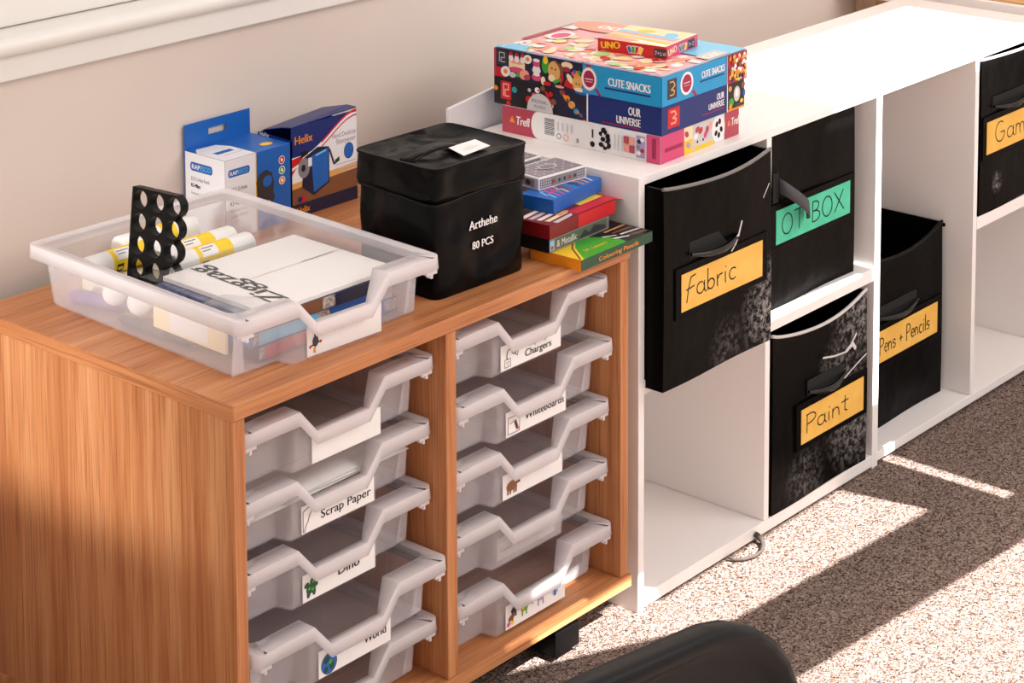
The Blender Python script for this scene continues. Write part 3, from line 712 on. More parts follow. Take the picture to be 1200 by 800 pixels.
MB().prism([(.143, .001, .0180), (.176, .004, .0085), (.176, .006, .0080), (.143, .001, .0172)], (0, .044, 0)).build('end_flap', cRED, rd)
a = Art((0, 0, .0185), (1, 0, 0), (0, 1, 0)); a.rect(0, 0, .143, .055, cDRED)
for k in range(5): a.poly([(.002+.003*k, .050-.011*k), (.050+.002*k, .054-.011*k), (.056, .050-.011*k), (.050, .047-.011*k), (.004+.003*k, .043-.011*k)], (cWHITE, cLGREY, cWHITE, cCREAM, cLGREY)[k])
a.poly([(.040, .022), (.060, .024), (.066, .020), (.058, .014), (.040, .012)], cTAN); a.rect(.092, .020, .142, .054, cYEL); a.rect(.098, .038, .13, .042, cCHAR); a.rect(.098, .030, .12, .034, cCHAR); a.rect(.06, .001, .143, .018, cRED); a.build('printed_design', rd)
a = Art((0, 0, 0), (1, 0, 0), (0, 0, 1)); a.rect(.06, .0006, .1425, .018, cRED); a.build('printed_design', rd)
bl = carton('pen_box', 'blue felt pen box with multicoloured scribbles under the playing cards', 'box', (.600, .054, .0520), math.radians(7), .118, .052, .0185, cROYAL)
a = Art((0, 0, .0185), (1, 0, 0), (0, 1, 0)); a.rect(.000, .0, .118, .052, cROYAL)
for k, m1 in enumerate((cSKY, cPINK, cPINK, cYEL, cMAG, cBLUE, cDNAVY, cORG, cPEACH, cCREAM)):
    x = .012+.0098*k; a.stroke([(x, .004), (x+.006, .018+.003*(k % 3)), (x+.001, .020), (x+.009, .034), (x+.013, .030)], .0026, m1)
a.poly([(.07, .05), (.116, .05), (.112, .032), (.08, .036)], cDNAVY); a.ell(.085, .042, .007, .004, cPEACH, .3); a.ell(.100, .042, .005, .003, cBRN, .3); a.build('printed_design', bl)
MB().lathe([(.004, 0), (.0048, .0008), (.0048, .006), (.004, .0068)], (.1165, .050, .0095), 'X').build('button', BLACKP, bl)
def deck(lab, loc, rz):
    t = thing('card_deck', lab, 'cards', loc, rz, 'packs of playing cards')
    MB().box((0, 0, 0), (.088, .058, .0162)).build('carton', cWHITE, t, bevel=.0006)
    a = Art((0, 0, .0162), (1, 0, 0), (0, 1, 0)); a.rect(.0035, .0035, .0845, .0545, cGREY); a.rect(.006, .006, .082, .052, C_('card back', 150, 138, 148))
    for i in range(9):
        for j in range(6): a.ell(.011+.0085*i, .010+.0078*j, .0022, .0022, cLGREY if (i+j) % 2 else cLILAC, 0, 6)
    a.ell(.044, .029, .015, .010, cLGREY); a.ell(.044, .029, .012, .008, cGREY); a.build('printed_design', t)
    a = Art((0, 0, 0), (1, 0, 0), (0, 0, 1)); a.rect(.002, .0018, .086, .0144, cGREY)
    for i in range(20):
        for j in range(3): a.rect(.004+.0041*i, .0034+.0036*j, .006+.0041*i, .0052+.0036*j, cLGREY)
    a.rect(.024, .0044, .068, .0120, cGREY)
    for i, m1 in enumerate((cRED, cCHAR, cCHAR, cRED, cCHAR)): a.ell(.027+.0095*i, .008, .0026, .0030, m1, 0, 4)
    a.build('printed_design', t)
    a = Art((0, .058, 0), (0, -1, 0), (0, 0, 1)); a.rect(.002, .0018, .056, .0144, cLGREY); a.rect(.008, .003, .050, .0132, cGREY); a.ell(.020, .008, .005, .004, cDNAVY); a.ell(.038, .008, .005, .004, cDNAVY); a.build('printed_design', t)
    return t
deck('grey patterned playing card pack on top of the blue pen box', (.6175, .0935, .0711), math.radians(-6))

# second pack lies behind, on a pale box
pb = carton('card_box', 'plain pale grey card box standing behind the stack under a card pack', 'box', (.612, .162, 0), math.radians(-4), .095, .066, .0708, cLGREY); MB().box((.02, -.0005, .02), (.06, 0, .05)).build('sticker', cWHITE, pb)
deck('grey patterned playing card pack half hidden behind the black marker bag', (.614, .165, .0711), math.radians(-4))

# ------------------------------------------------------------------ white cube shelving (two units side by side)
X0, YF, YB, ZT, P, T = .7257, .0124, .3287, .0784, .30016, .0128
SH, SHB, ZF0 = -.2002, -.2205, -.4998
def shelf_unit(label, x0, dz, kickh, TL=None):
    TL = TL or T
    t = thing('cube_shelf', label, 'shelving', (x0, YF, -OFF))
    z = lambda v: v+OFF
    W = 2*P+T*.35; TR_ = T*.62
    MB().box((0, 0, 0), (TL, YB-YF, z(ZT)-.0004)).build('side_panel', WHITE, t, bevel=.0008)
    MB().box((W-TR_, 0, 0), (W, YB-YF, z(ZT)-.0004)).build('side_panel', WHITE, t, bevel=.0008)
    MB().box((TL+.0002, 0.0006, z(.0665)), (W-TR_-.0002, YB-YF, z(ZT))).build('top_panel', WHITE, t, bevel=.0008)
    MB().box((P, .0006, z(ZF0)), (P+T*.95, YB-YF-.004, z(.0663))).build('divider', WHITE, t, bevel=.0008)
    for a_, b_ in ((TL, P), (P+T*.95, W-TR_)): MB().box((a_+.0003, .0, z(SHB)), (b_-.0003, YB-YF-.004, z(SH))).build('shelf', WHITE, t, bevel=.0008)
    MB().box((TL+.0002, .0, z(ZF0-.0185)+dz), (W-TR_-.0002, YB-YF, z(ZF0)-.0003)).build('base_panel', WHITE, t, bevel=.0008)
    MB().box((TL, YB-YF-.004, z(ZF0)), (W-TR_, YB-YF-.0005, z(.066))).build('back_panel', WHITE, t)
    return t
un1 = shelf_unit('white two by two cube shelf next to the wooden tray cabinet', X0, 0, 0)
un2 = shelf_unit('white two by two cube shelf further away, holding the Games and Pens boxes', X0+2*P+T*.35+.0004, .004, 0, T*.62)

S_ = 1.012; CX, CY, CZ = -1.4892, -1.6722, .9142
def sx(x): return CX+(x-CX)*S_
def sy(y): return CY+(y-CY)*S_
def szz(z): return CZ+(z-CZ)*S_
YLAB = noisy('orange yellow card', (232, 176, 78), (240, 190, 92), 30, .6)
GLAB = noisy('mint green card', (70, 190, 150), (84, 202, 164), 30, .6)
PIPE = mat('worn pale piping and glints', (206, 202, 200), .5)  # also colours the painted glint strokes on the Fabric box
def fabric_box(label, x0, x1, yf, z0, z1, lab, scuffs, text, labm, rimm, sag=.012, depth=.26, wtext=None, bulge=0., tall=1.0, handle='recess', twin=None, crease_glints=None):
    """origin: front left bottom corner"""
    t = thing('fabric_box', label, 'storage box', (x0, yf, z0))
    W, H, D = x1-x0, z1-z0, depth
    M = leatherette('black coated box ' + text, scuffs)
    n = 16; mb = MB(); vs = []; fs = []
    def top(u): return H - sag*math.sin(PI*min(1, u*1.02))**.8*(1 if sag else 0)
    def yb(u, v): return -bulge*math.sin(PI*u)*v**1.5 - .0015*math.sin(7*u+3*v)
    th_ = .004
    # front wall: outer and inner skins
    def wall(fn_out, fn_in, nu):
        vs = []; fs = []; nv = 14
        for skin in (fn_out, fn_in):
            for j in range(nv+1):
                for i in range(nu+1): vs.append(skin(i/nu, j/nv))
        N = (nu+1)*(nv+1)
        for j in range(nv):
            for i in range(nu):
                a = j*(nu+1)+i; fs.append((a, a+1, a+nu+2, a+nu+1)); fs.append((N+a, N+a+nu+1, N+a+nu+2, N+a+1))
        for i in range(nu):
            a = nv*(nu+1)+i; fs.append((a, a+1, N+a+1, N+a)); fs.append((i, N+i, N+i+1, i+1))
        for j in range(nv):
            a = j*(nu+1); b = a+nu; fs.append((a, a+nu+1, N+a+nu+1, N+a)); fs.append((b, N+b, N+b+nu+1, b+nu+1))
        mb.add(vs, fs)
    wall(lambda u, v: (u*W, yb(u, v), v*top(u)), lambda u, v: (u*W, yb(u, v)+th_, v*top(u)), 18)
    mb.box((0, th_, 0), (W, D, th_)); mb.box((0, D-th_, th_), (W, D, H))
    mb.box((0, th_, th_), (th_, D-th_, H)); mb.box((W-th_, th_, th_), (W, D-th_, H))
    mb.build('body', M, t, smooth=40)
    pth = [(u/20*W, yb(u/20, 1)+.001, top(u/20)+.0006) for u in range(21)]
    MB().tube(pth, .0026, 8).build('rim_piping', rimm, t, smooth=60)
    # label holder, label, writing
    lx0, lz0, lx1, lz1 = lab; lx0 -= x0; lx1 -= x0; lz0 -= z0; lz1 -= z0
    yl = min(yb((lx0+(lx1-lx0)*k/4)/W, ((lz0+lz1)/2)/H) for k in range(5))-.0012
    MB().box((max(.002, lx0-.012), yl-.0010, lz0-.009), (min(W-.002, lx1+.014), yl+.004, lz1+.010)).build('label_holder', BAGM, t, bevel=.001)
    lo = MB().box((lx0, yl-.0018, lz0), (lx1, yl-.0011, lz1)).build('label_card', labm, t); lo['label'] = ('mint green' if labm is GLAB else 'orange yellow')+' handwritten label'
    a = Art((lx0, yl-.0018, lz0), (1, 0, 0), (0, 0, 1)); LW, LH = lx1-lx0, lz1-lz0
    x_, w_, y_, h_ = wtext or (.06, .75, .28, .55)
    handwrite(a, text, LW*x_, LH*y_, LW*w_, LH*h_, .0019, INK); 
    if twin: a.rect(LW*twin, .0005, LW*.995, LH*.985, mat('paler tape', (214, 178, 116), .5)) if False else None
    a.build('lettering', lo)
    # handle
    hz = lz1+.026; hx0, hx1 = lx0+(lx1-lx0)*.12, lx0+(lx1-lx0)*.70; yh = yl
    if handle == 'strap':
        pth = [(.030+.070*k/10, yh-.004-.022*math.sin(PI*k/10)**.8, H*.70-.055*(k/10)-.004*math.sin(PI*k/10)) for k in range(11)]
        mb = MB(); mb.loft([[(x, y, z+.011) for x, y, z in pth], [(x, y-.002, z-.011) for x, y, z in pth]], False, False, closed=False)
        mb.build('handle', mat('grey webbing', (74, 72, 76), .7), t, smooth=60, solid=.0016)
        MB().box((.020, yh, H*.70-.026), (.034, yh+.003, H*.70+.018)).build('grip_hole', mat('dark slot', (6, 6, 6), .8), t)
    else:
        MB().box((hx0, yh+.0016, hz-.012), (hx1, yh+.0035, hz+.012)).build('grip_hole', mat('dark slot', (6, 6, 6), .8), t, bevel=.001)
        pth = [(hx0+(hx1-hx0)*k/10, yh-.001-.008*math.sin(PI*k/10), hz-.004-.006*math.sin(PI*k/10)) for k in range(11)]
        MB().tube(pth, [.0022+.003*math.sin(PI*k/10) for k in range(11)], 8).build('handle', mat('glossy black vinyl', (10, 10, 10), .18, .5), t, smooth=60)
    if crease_glints:
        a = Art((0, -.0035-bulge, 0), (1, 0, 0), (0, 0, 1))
        for q, w_ in crease_glints: a.stroke(q, w_, PIPE)
        a.build('worn_crease_and_glint', t)  # pale strokes: worn creases on Paint, painted glints on Fabric
    return t
fabric_box('black box labelled Fabric, hanging forward from the near top cube', .7405, .9930, -.0165, szz(-.1985)+.0006, szz(.0745), (sx(.7484), szz(-.098), sx(.9366), szz(-.047)), [(.262, .05, .085, 1.0), (.275, .02, .07, 1.0), (.15, .02, .05, .22)], 'Fabric', YLAB, mat('dark worn piping', (120, 116, 114), .4), sag=.010, bulge=.004, wtext=(.06, .62, .30, .58), crease_glints=[([(.132, .166), (.150, .169), (.163, .178), (.170, .194)], .0032), ([(.163, .176), (.156, .166), (.146, .158)], .0022), ([(.236, .232), (.222, .215)], .0016)])
fabric_box('black box with a mint green OT BOX label in the top cube', 1.044, 1.288, .030, SH+.0004, .0645, (1.070, szz(-.091), 1.270, szz(-.041)), [], 'OT BOX', GLAB, BLACKP, sag=0, wtext=(.07, .86, .22, .60), handle='strap')
fabric_box('scuffed black box labelled Paint in the bottom cube', 1.0435, 1.3020, .0125, ZF0+.0004, szz(-.216), (sx(1.0841), szz(-.398), sx(1.2547), szz(-.346)), [(.235, .085, .10, .7), (.24, .24, .09, .75), (.18, .17, .06, .5), (.09, .03, .06, .3)], 'Paint', YLAB, PIPE, sag=.020, wtext=(.07, .70, .28, .52), crease_glints=[([(.130, .201), (.160, .195), (.190, .192), (.215, .197)], .003), ([(.195, .193), (.212, .200), (.220, .190)], .006), ([(.208, .200), (.222, .212)], .004), ([(.190, .152), (.222, .163), (.252, .172)], .0025)])
fabric_box('black box labelled Pens and Pencils standing in the far tall cube', 1.3475, 1.6155, .060, ZF0+.0004, szz(-.196), (1.385, szz(-.375), 1.595, szz(-.324)), [], 'Pens + Pencils', YLAB, BLACKP, sag=.022, wtext=(.13, .75, .28, .5), depth=.25)
fabric_box('black box labelled Games in the top cube furthest right', sx(1.612), sx(1.612)+.262, .0135, SH+.0004, .062, (sx(1.628), szz(-.087), sx(1.628)+.205, szz(-.033)), [(.06, .045, .022, .5)], 'Games', YLAB, PIPE, sag=.006, wtext=(.13, .80, .26, .62))

# the shelf is left out above the Pens box in the photo: far unit keeps only its right hand shelf
for ch in list(un2.children):
    if ch.name.startswith('shelf') and min(v.co.x for v in ch.data.vertices) < .1:
        bpy.data.objects.remove(ch)
MB().lathe([(.0035, -.0006), (.0035, .0002)], (P-.0003, .0669-YF, -.2197+OFF), 'X', 14).build('dowel_hole', BLACKP, un2)

# white board leaning behind the shelving
lb = thing('white_panel', 'thin white board standing behind the shelf and the puzzle boxes', 'board', (.712, .3365, -OFF+.0005), 0)
MB().prism([(.012, 0, 0), (.30, 0, 0), (.30, 0, .6560), (.10, 0, .6525), (0, 0, .6405)], (0, .006, 0)).build('board', mat('board white', (232, 229, 232), .4), lb, bevel=.0006)
MB().box((.02, .006, .02), (.29, .0075, .60)).build('backing', mat('hardboard', (120, 90, 66), .7), lb)

# ------------------------------------------------------------------ puzzles and card game
def art_left(t, Y): return Art((0, Y, 0), (0, -1, 0), (0, 0, 1))
def art_front(): return Art((0, 0, 0), (1, 0, 0), (0, 0, 1))
ZP = ZT
# Trefl at the bottom
X, Y, Z = .192, .272, .0385
tp = carton('puzzle_box', 'pink puzzle box at the bottom of the three puzzle boxes', 'puzzle', (.7937, .0280, ZP+.0002), math.radians(2.0), X, Y, Z, cWHITE, group='stacked puzzle boxes')
a = art_left(tp, Y); a.rect(0, 0, .072, Z, cROSE); a.ell(.064, Z*.5, .012, Z*.5, cWHITE); a.rect(.064, 0, .11, Z, cWHITE)
a.poly([(.013, .016), (.023, .016), (.018, .026)], cORG); a.text('Trefl', .0245, .014, .013, cWHITE, w=.0235, shear=.1, bold=.0004)
for k in range(12): a.rect(.076, .009+.0020*k, .093, .0101+.0020*k, cCHAR if k % 3 else cGREY)
a.ell(.101, .010, .004, .004, cCHAR); a.ell(.101, .010, .003, .003, cWHITE); a.ell(.113, .010, .0048, .0048, cPEACH); a.ell(.113, .010, .0034, .0034, cWHITE); a.stroke([(.110, .007), (.116, .013)], .001, cPEACH)
for k in range(4): a.rect(.098+.008*k, .018, .1005+.008*k, .030, cLGREY)
a.rect(.132, .006, .135, .012, cGREY)
a.rect(.158, .018, .1605, .030, INK); a.ell(.159, .009, .004, .004, INK)
for (x, y) in ((.174, .026), (.180, .029), (.185, .024), (.177, .019), (.184, .015), (.174, .011), (.181, .008), (.187, .011), (.178, .032), (.186, .019)): a.ell(x, y, .0042, .0034, INK, x*90)
a.ell(.1775, .025, .002, .003, cWHITE); a.ell(.182, .012, .002, .003, cWHITE)
for k in range(3): a.rect(.196+.006*k, .008, .198+.006*k, .030, cLGREY)
for i in range(2):
    for j in range(2): a.rect(.212+.0095*i, .008+.0115*j, .2205+.0095*i, .0185+.0115*j, cROSE if (i+j) % 2 else cPEACH)
a.rect(.233, .004, .247, .034, cLILAC)
for (x, y, m1) in ((.237, .010, cWHITE), (.243, .014, cMAG), (.238, .026, cDNAVY), (.243, .029, cWHITE), (.236, .018, cGREY)): a.ell(x, y, .0035, .003, m1)
a.rect(.250, 0, Y, Z, cPINK); a.rect(.259, .006, .2655, .034, cMAG); a.build('printed_design', tp)
a = art_front(); a.rect(0, 0, .056, Z, cPINK); a.rect(.010, .014, .052, .0195, cMAG); a.rect(.056, 0, .076, Z, cCREAM); a.rect(.056, 0, .076, Z*.5, cYEL)
a.rect(.076, 0, .132, Z, cLGREY); a.rect(.080, 0, .128, .006, cYEL)
for (x, y, m1) in ((.062, .028, cROSE), (.088, .029, cROSE), (.096, .026, cRED), (.066, .012, cLILAC), (.112, .024, cROSE), (.108, .018, cPINK), (.088, .012, cINK if False else INK), (.102, .012, INK), (.120, .028, cPEACH), (.084, .020, cWHITE)): a.ell(x, y, .0055 if m1 is not INK else .0018, .004 if m1 is not INK else .002, m1, x*40)
a.ell(.140, Z*.5, .017, Z*.5, cWHITE)
for (x, y) in ((.136, .026), (.143, .029), (.134, .014), (.141, .010), (.147, .017)): a.ell(x, y, .0042, .0034, INK, x*100)
a.rect(.156, 0, X, Z, cROSE); a.poly([(.163, .017), (.170, .018), (.167, .026)], cORG); a.text('Trefl', .172, .016, .012, cWHITE, w=.021, shear=.1, bold=.0003); a.build('printed_design', tp)
# Our Universe in the middle
X, Y, Z = .201, .290, .0395
up = carton('puzzle_box', 'dark blue Our Universe puzzle box in the middle of the puzzle stack', 'puzzle', (.7935, .0262, ZP+.0390), math.radians(1.5), X, Y, Z, cNAVY, group='stacked puzzle boxes')
a = art_left(up, Y); a.rect(0, 0, .165, Z, cBLACK); a.poly([(.115, 0), (.165, 0), (.165, Z), (.105, Z)], cDNAVY); a.ell(.158, .038, .014, .0025, cROYAL)
a.rect(.012, .008, .031, .034, cRED); a.stroke([(.017, .013), (.017, .030), (.026, .030), (.026, .022), (.020, .022), (.020, .013), (.027, .013)], .0022, cPEACH)
for (x, y, r, m1) in ((.003, .022, .004, cORG), (.037, .024, .0048, cBLUE), (.0375, .025, .003, cGRN), (.026, .003, .004, cRED), (.063, .014, .006, cRED), (.072, .022, .004, cPINK), (.078, .030, .0045, cWHITE), (.080, .030, .0018, cRED), (.064, .028, .003, cLGREY), (.088, .034, .004, cBRN), (.102, .028, .004, cRED), (.107, .018, .005, cBRN), (.104, .011, .003, cWHITE), (.124, .034, .004, cMAG), (.131, .027, .005, cORG), (.139, .019, .006, cTAN), (.147, .011, .0048, cBLUE), (.155, .007, .003, cROYAL)):
    a.ell(x, y, r, r*.9, m1)
for k in range(8): t_ = k/7; a.poly([(.117+.040*t_, .036-.036*t_), (.121+.040*t_, .037-.035*t_), (.124+.042*t_, .031-.031*t_), (.120+.041*t_, .030-.030*t_)], cORG if k % 2 else cBRN)
a.stroke([(.094, .030), (.099, .020), (.104, .010)], .004, cRED)
a.ell(.083, .0, .023, .026, cLGREY, a0=0, a1=PI); a.text('PERSONAL', .068, .012, .005, cCHAR, w=.028); a.text('PUZZLE', .073, .005, .004, cCHAR, w=.020)
a.rect(.165, 0, .1675, Z, cWHITE); a.text('OUR', .256, .021, .012, cWHITE, w=.020, align='R', bold=.0004); a.text('UNIVERSE', .256, .007, .011, cWHITE, w=.040, align='R', bold=.0004); a.rect(.192, .0035, .256, .0052, cMAG); a.build('printed_design', up)
a = art_front(); a.rect(.014, .007, .042, .034, cRED); a.stroke([(.022, .013), (.032, .013), (.034, .018), (.026, .020), (.034, .024), (.030, .029), (.021, .029)], .0026, cPEACH)
a.text('OUR', .150, .023, .0095, cWHITE, w=.018, align='R', bold=.0003); a.text('UNIVERSE', .150, .0125, .009, cWHITE, w=.038, align='R', bold=.0003); a.rect(.096, .008, .150, .0096, cMAG)
a.rect(.157, 0, .159, Z, cWHITE); a.rect(.159, 0, X-.0002, Z, cBLACK); a.rect(.159, 0, X-.0002, .003, cORG)
for (x, y, rx, ry, m1) in ((.182, .022, .008, .011, cLGREY), (.182, .024, .004, .006, cWHITE), (.168, .012, .006, .006, cGRN), (.166, .006, .004, .004, cORG), (.165, .032, .004, .004, cORG), (.198, .032, .005, .005, cBRN), (.194, .010, .004, .003, cYEL), (.185, .006, .008, .003, cCHAR), (.200, .020, .003, .005, cROYAL)): a.ell(x, y, rx, ry, m1)
a.build('printed_design', up)
# Cute Snacks on top
X, Y, Z = .207, .290, .0405
cp = carton('puzzle_box', 'light blue Cute Snacks puzzle box on top of the puzzle stack', 'puzzle', (.7931, .0252, ZP+.0788), math.radians(1.7), X, Y, Z, cBLUE, group='stacked puzzle boxes')
a = art_left(cp, Y); a.rect(0, 0, .158, Z, cDNAVY); a.rect(0, 0, .004, Z, cROSE); a.rect(.004, 0, .022, .014, cRED)
a.rect(.006, .018, .024, .038, cCHAR); a.stroke([(.010, .022), (.010, .035), (.019, .035), (.019, .028), (.013, .028), (.013, .022), (.020, .022)], .0012, cLGREY)
def egg(x, y, r): a.ell(x, y, r*1.15, r, cWHITE, .3); a.ell(x, y, r*.5, r*.45, cORG)
egg(.021, .009, .0075); egg(.061, .032, .0065)
a.rect(.027, .014, .056, .026, cCREAM); a.ell(.0415, .014, .0145, .004, cPINK); a.ell(.0415, .026, .0145, .004, cPEACH)
for k in range(3): a.ell(.031+.0105*k, .030, .004, .0055, cWHITE); a.ell(.031+.0105*k, .036, .003, .003, cRED)
a.ell(.055, .009, .009, .007, cPEACH, .3); a.ell(.060, .006, .006, .004, cROSE, .2); a.ell(.043, .007, .004, .003, cGRN); a.ell(.034, .006, .006, .004, cLGREY)
for k in range(3): a.ell(.077, .009+.010*k, .0085-.001*k, .0055, (cPINK, cWHITE, cPINK)[k]); a.ell(.077, .013+.010*k, .006, .0025, cWHITE)
a.ell(.093, .029, .0065, .012, cGRN); a.ell(.093, .036, .004, .006, cYEL)
a.ell(.110, .022, .0125, .015, cTAN, .2); a.ell(.113, .022, .0115, .014, cBRN, .2); a.ell(.108, .022, .0105, .0135, cTAN, .2); a.ell(.104, .012, .006, .005, cCREAM); a.poly([(.108, .004), (.120, .010), (.119, .014), (.107, .009)], cGRN); a.ell(.1045, .026, .0012, .0016, INK); a.ell(.1105, .025, .0012, .0016, INK); a.poly([(.119, .004), (.125, .012), (.124, .022), (.120, .018)], cRED)
a.ell(.089, .006, .004, .006, cCREAM); a.ell(.096, .003, .007, .003, cRED); a.ell(.131, .034, .010, .005, cCREAM); a.ell(.130, .028, .007, .004, cMAG)
a.poly([(.126, .004), (.140, .002), (.150, .010), (.136, .020), (.128, .012)], cRED); a.ell(.136, .016, .004, .008, cCREAM, .7); a.ell(.149, .012, .0085, .012, cTAN, -.2); a.ell(.146, .024, .006, .005, cORG); a.ell(.144, .027, .003, .003, cROYAL); a.ell(.141, .024, .003, .003, cPINK); a.ell(.152, .027, .003, .003, cGRN); a.ell(.147, .011, .001, .0014, INK); a.ell(.152, .010, .001, .0014, INK)
a.ell(.118, .002, .008, .002, cPEACH); a.ell(.153, .003, .010, .003, cCREAM)
a.rect(.158, 0, Y, Z, cBLUE); a.rect(.164, .032, .172, Z, cMAG); a.ell(.169, .021, .0135, .0165, cPEACH); a.ell(.169, .021, .0125, .0155, cWHITE); a.ell(.169, .021, .0095, .012, cMAG); a.rect(.162, .020, .176, .0212, cWHITE); a.rect(.163, .0165, .175, .0177, cPEACH); a.poly([(.178, .008), (.186, .0), (.190, .0), (.182, .010)], cMAG)
a.text('CUTE SNACKS', .272, .017, .0115, cWHITE, w=.070, align='R', bold=.0005); a.rect(.196, .0115, .272, .0140, cNAVY); a.build('printed_design', cp)
a = art_front(); a.rect(.012, .008, .034, .035, cCHAR); a.stroke([(.018, .013), (.027, .013), (.029, .018), (.021, .020), (.030, .025), (.026, .031), (.018, .031)], .0017, cTAN)
a.ell(.058, .022, .0155, .0160, cWHITE); a.ell(.058, .022, .0115, .0125, cMAG); a.rect(.050, .0225, .066, .0235, cWHITE); a.rect(.051, .0185, .065, .0195, cPEACH); a.poly([(.070, .008), (.078, .0), (.084, .0), (.075, .010)], cMAG)
a.text('CUTE SNACKS', .150, .0215, .010, cWHITE, w=.056, align='R', bold=.0004); a.rect(.090, .0165, .150, .0185, cNAVY)
a.rect(.156, 0, .158, Z, cPEACH)
rn = random.Random(5); a.rect(.158, 0, X-.0002, Z, cMAG)
for k in range(70): a.ell(.162+rn.random()*.041, .003+rn.random()*.0345, .0035, .003, rn.choice((cYEL, cCREAM, cRED, cBRN, cORG, cWHITE, cDNAVY, cTAN)), rn.random()*3, 8)
a.build('printed_design', cp)
a = Art((0, 0, Z), (1, 0, 0), (0, 1, 0), .0003, .00001); a.rect(0, 0, X, Y, C_('print glare pink', 238, 176, 176))  # lid print: glare on the top painted in as paler colours
rn = random.Random(11)
for k in range(150): a.ell(.012+rn.random()*.105, .012+rn.random()*.262, .004+rn.random()*.009, .004+rn.random()*.008, rn.choice((cCREAM, cWHITE, cPEACH, cPEACH, cWHITE, C_('print glare green', 176, 214, 140), cCREAM, C_('print glare yellow', 250, 226, 140), cCREAM, cWHITE, cWHITE, C_('print glare rose', 240, 190, 196), cRED)), rn.random()*3, 10)
a.rect(.128, .0, X, .21, cSKY); a.rect(0, .0, .128, .004, cSKY); a.rect(0, .0, .004, Y, cBLUE); a.rect(.0, .235, .012, Y, cSKY); a.rect(.06, .281, .2, Y, cROSE)
a.rect(.118, .004, .170, .030, cLGREY); a.text('CAT', .124, .009, .014, cWHITE, w=.036, bold=.0006); a.rect(.118, .004, .170, .006, cGREY)
a.ell(.036, .270, .022, .010, cWHITE); a.ell(.030, .270, .004, .003, cCHAR); a.ell(.042, .268, .004, .003, cCHAR); a.rect(.0, .245, .03, .282, cSKY)
a.ell(.11, .255, .026, .018, cWHITE); a.ell(.11, .255, .018, .012, cPINK)
a.rect(.15, .262, .205, .286, cLGREY); a.rect(.155, .266, .2, .280, cWHITE)
a.ell(.190, .235, .030, .055, cPEACH); a.text('500', .200, .19, .02, cWHITE, w=.055, rot=PI/2, bold=.001); a.ell(.172, .105, .012, .010, cPEACH); a.build('printed_design', cp)
# card game
X, Y, Z = .094, .108, .0185
un = carton('card_game_box', 'small red card game box lying on the top puzzle box', 'game', (.8745, .0800, ZP+.1195), math.radians(8), X, Y, Z, cRED)
a = art_left(un, Y); a.rect(0, 0, Y, Z, cRED); a.text('UNO', .006, .005, .0100, cYEL, w=.030, rot=.10, bold=.0006)
def fan(a, x, y, s):
    for k, m1 in enumerate((cROYAL, cGRN, cRED, cYEL)):
        ang = .45-.28*k; c_, s_ = math.cos(ang), math.sin(ang); q = [(-.003, 0), (.003, 0), (.003, .010), (-.003, .010)]
        a.poly([(x+.0042*s*(k-1.5)+(p[0]*c_-p[1]*s_)*s, y+(p[0]*s_+p[1]*c_)*s) for p in q], cWHITE); q = [(-.0024, .0006), (.0024, .0006), (.0024, .0092), (-.0024, .0092)]
        a.poly([(x+.0042*s*(k-1.5)+(p[0]*c_-p[1]*s_)*s, y+(p[0]*s_+p[1]*c_)*s) for p in q], m1)
fan(a, .060, .004, 1.05); a.rect(.090, .003, .110, .0155, cCHAR); a.text('7+', .0915, .006, .006, cWHITE, w=.007); a.text('2-10', .0995, .006, .005, cWHITE, w=.009); a.build('printed_design', un)
a = art_front(); a.rect(0, 0, X-.0002, Z, cPINK); a.rect(0, 0, .004, Z, cRED); a.text('UNO', .008, .004, .0095, cCREAM, w=.024, rot=.12, bold=.0005); fan(a, .050, .004, 1.0); a.rect(.065, .003, .084, .0155, cCHAR); a.text('7+', .067, .006, .006, cWHITE, w=.007); a.text('2', .077, .006, .006, cWHITE, w=.004); a.build('printed_design', un)
a = Art((0, 0, Z), (1, 0, 0), (0, 1, 0)); a.rect(0, 0, X, Y, cCREAM)
for k in range(6): a.poly([(.004+.010*k, .006), (.012+.012*k, .004), (.03+.011*k, .104), (.02+.009*k, .108)], (cWHITE, cYEL, cLGREY, cPEACH, cSKY, cCREAM)[k])
a.poly([(.0, .06), (.016, .05), (.03, .108), (0, .112)], cPEACH); a.ell(.066, .026, .014, .010, cSKY, .5); a.ell(.07, .07, .010, .014, cYEL, .5); a.build('printed_design', un)

# ------------------------------------------------------------------ strap on the carpet, desk beyond, chair in front
pth = [(sx(.900), sy(-.012), .006), (sx(.902), sy(-.022), .004), (sx(.912), sy(-.031), .004), (sx(.930), sy(-.037), .004), (sx(.948), sy(-.036), .004), (sx(.961), sy(-.030), .005), (sx(.970), sy(-.022), .007), (sx(.973), sy(-.012), .010), (sx(.972), sy(-.004)-.004, .012)]
cd = MB().tube(pth, [.0026]*5+[.0034, .0042, .0046, .004], 8).build('cable_loop', mat('dark brown cord', (70, 58, 54), .8), None, smooth=60)
tag(cd, 'small dark loop of cord on the sunlit carpet in front of the near shelf', 'cord')

dk = thing('desk', 'light oak desk edge beyond the far end of the white shelving', 'desk', (1.975, -.25, -OFF))
MB().box((.012, 0, .585), (.95, .72, .612)).build('desktop', OAK, dk, bevel=.002)
MB().box((0, 0, .578), (.0115, .72, .606)).build('edge_strip', WHITE, dk, bevel=.001)
for x, y in ((.05, .03), (.88, .03), (.05, .65), (.88, .65)): MB().box((x, y, 0), (x+.04, y+.04, .5848)).build('leg', OAK, dk, bevel=.002)

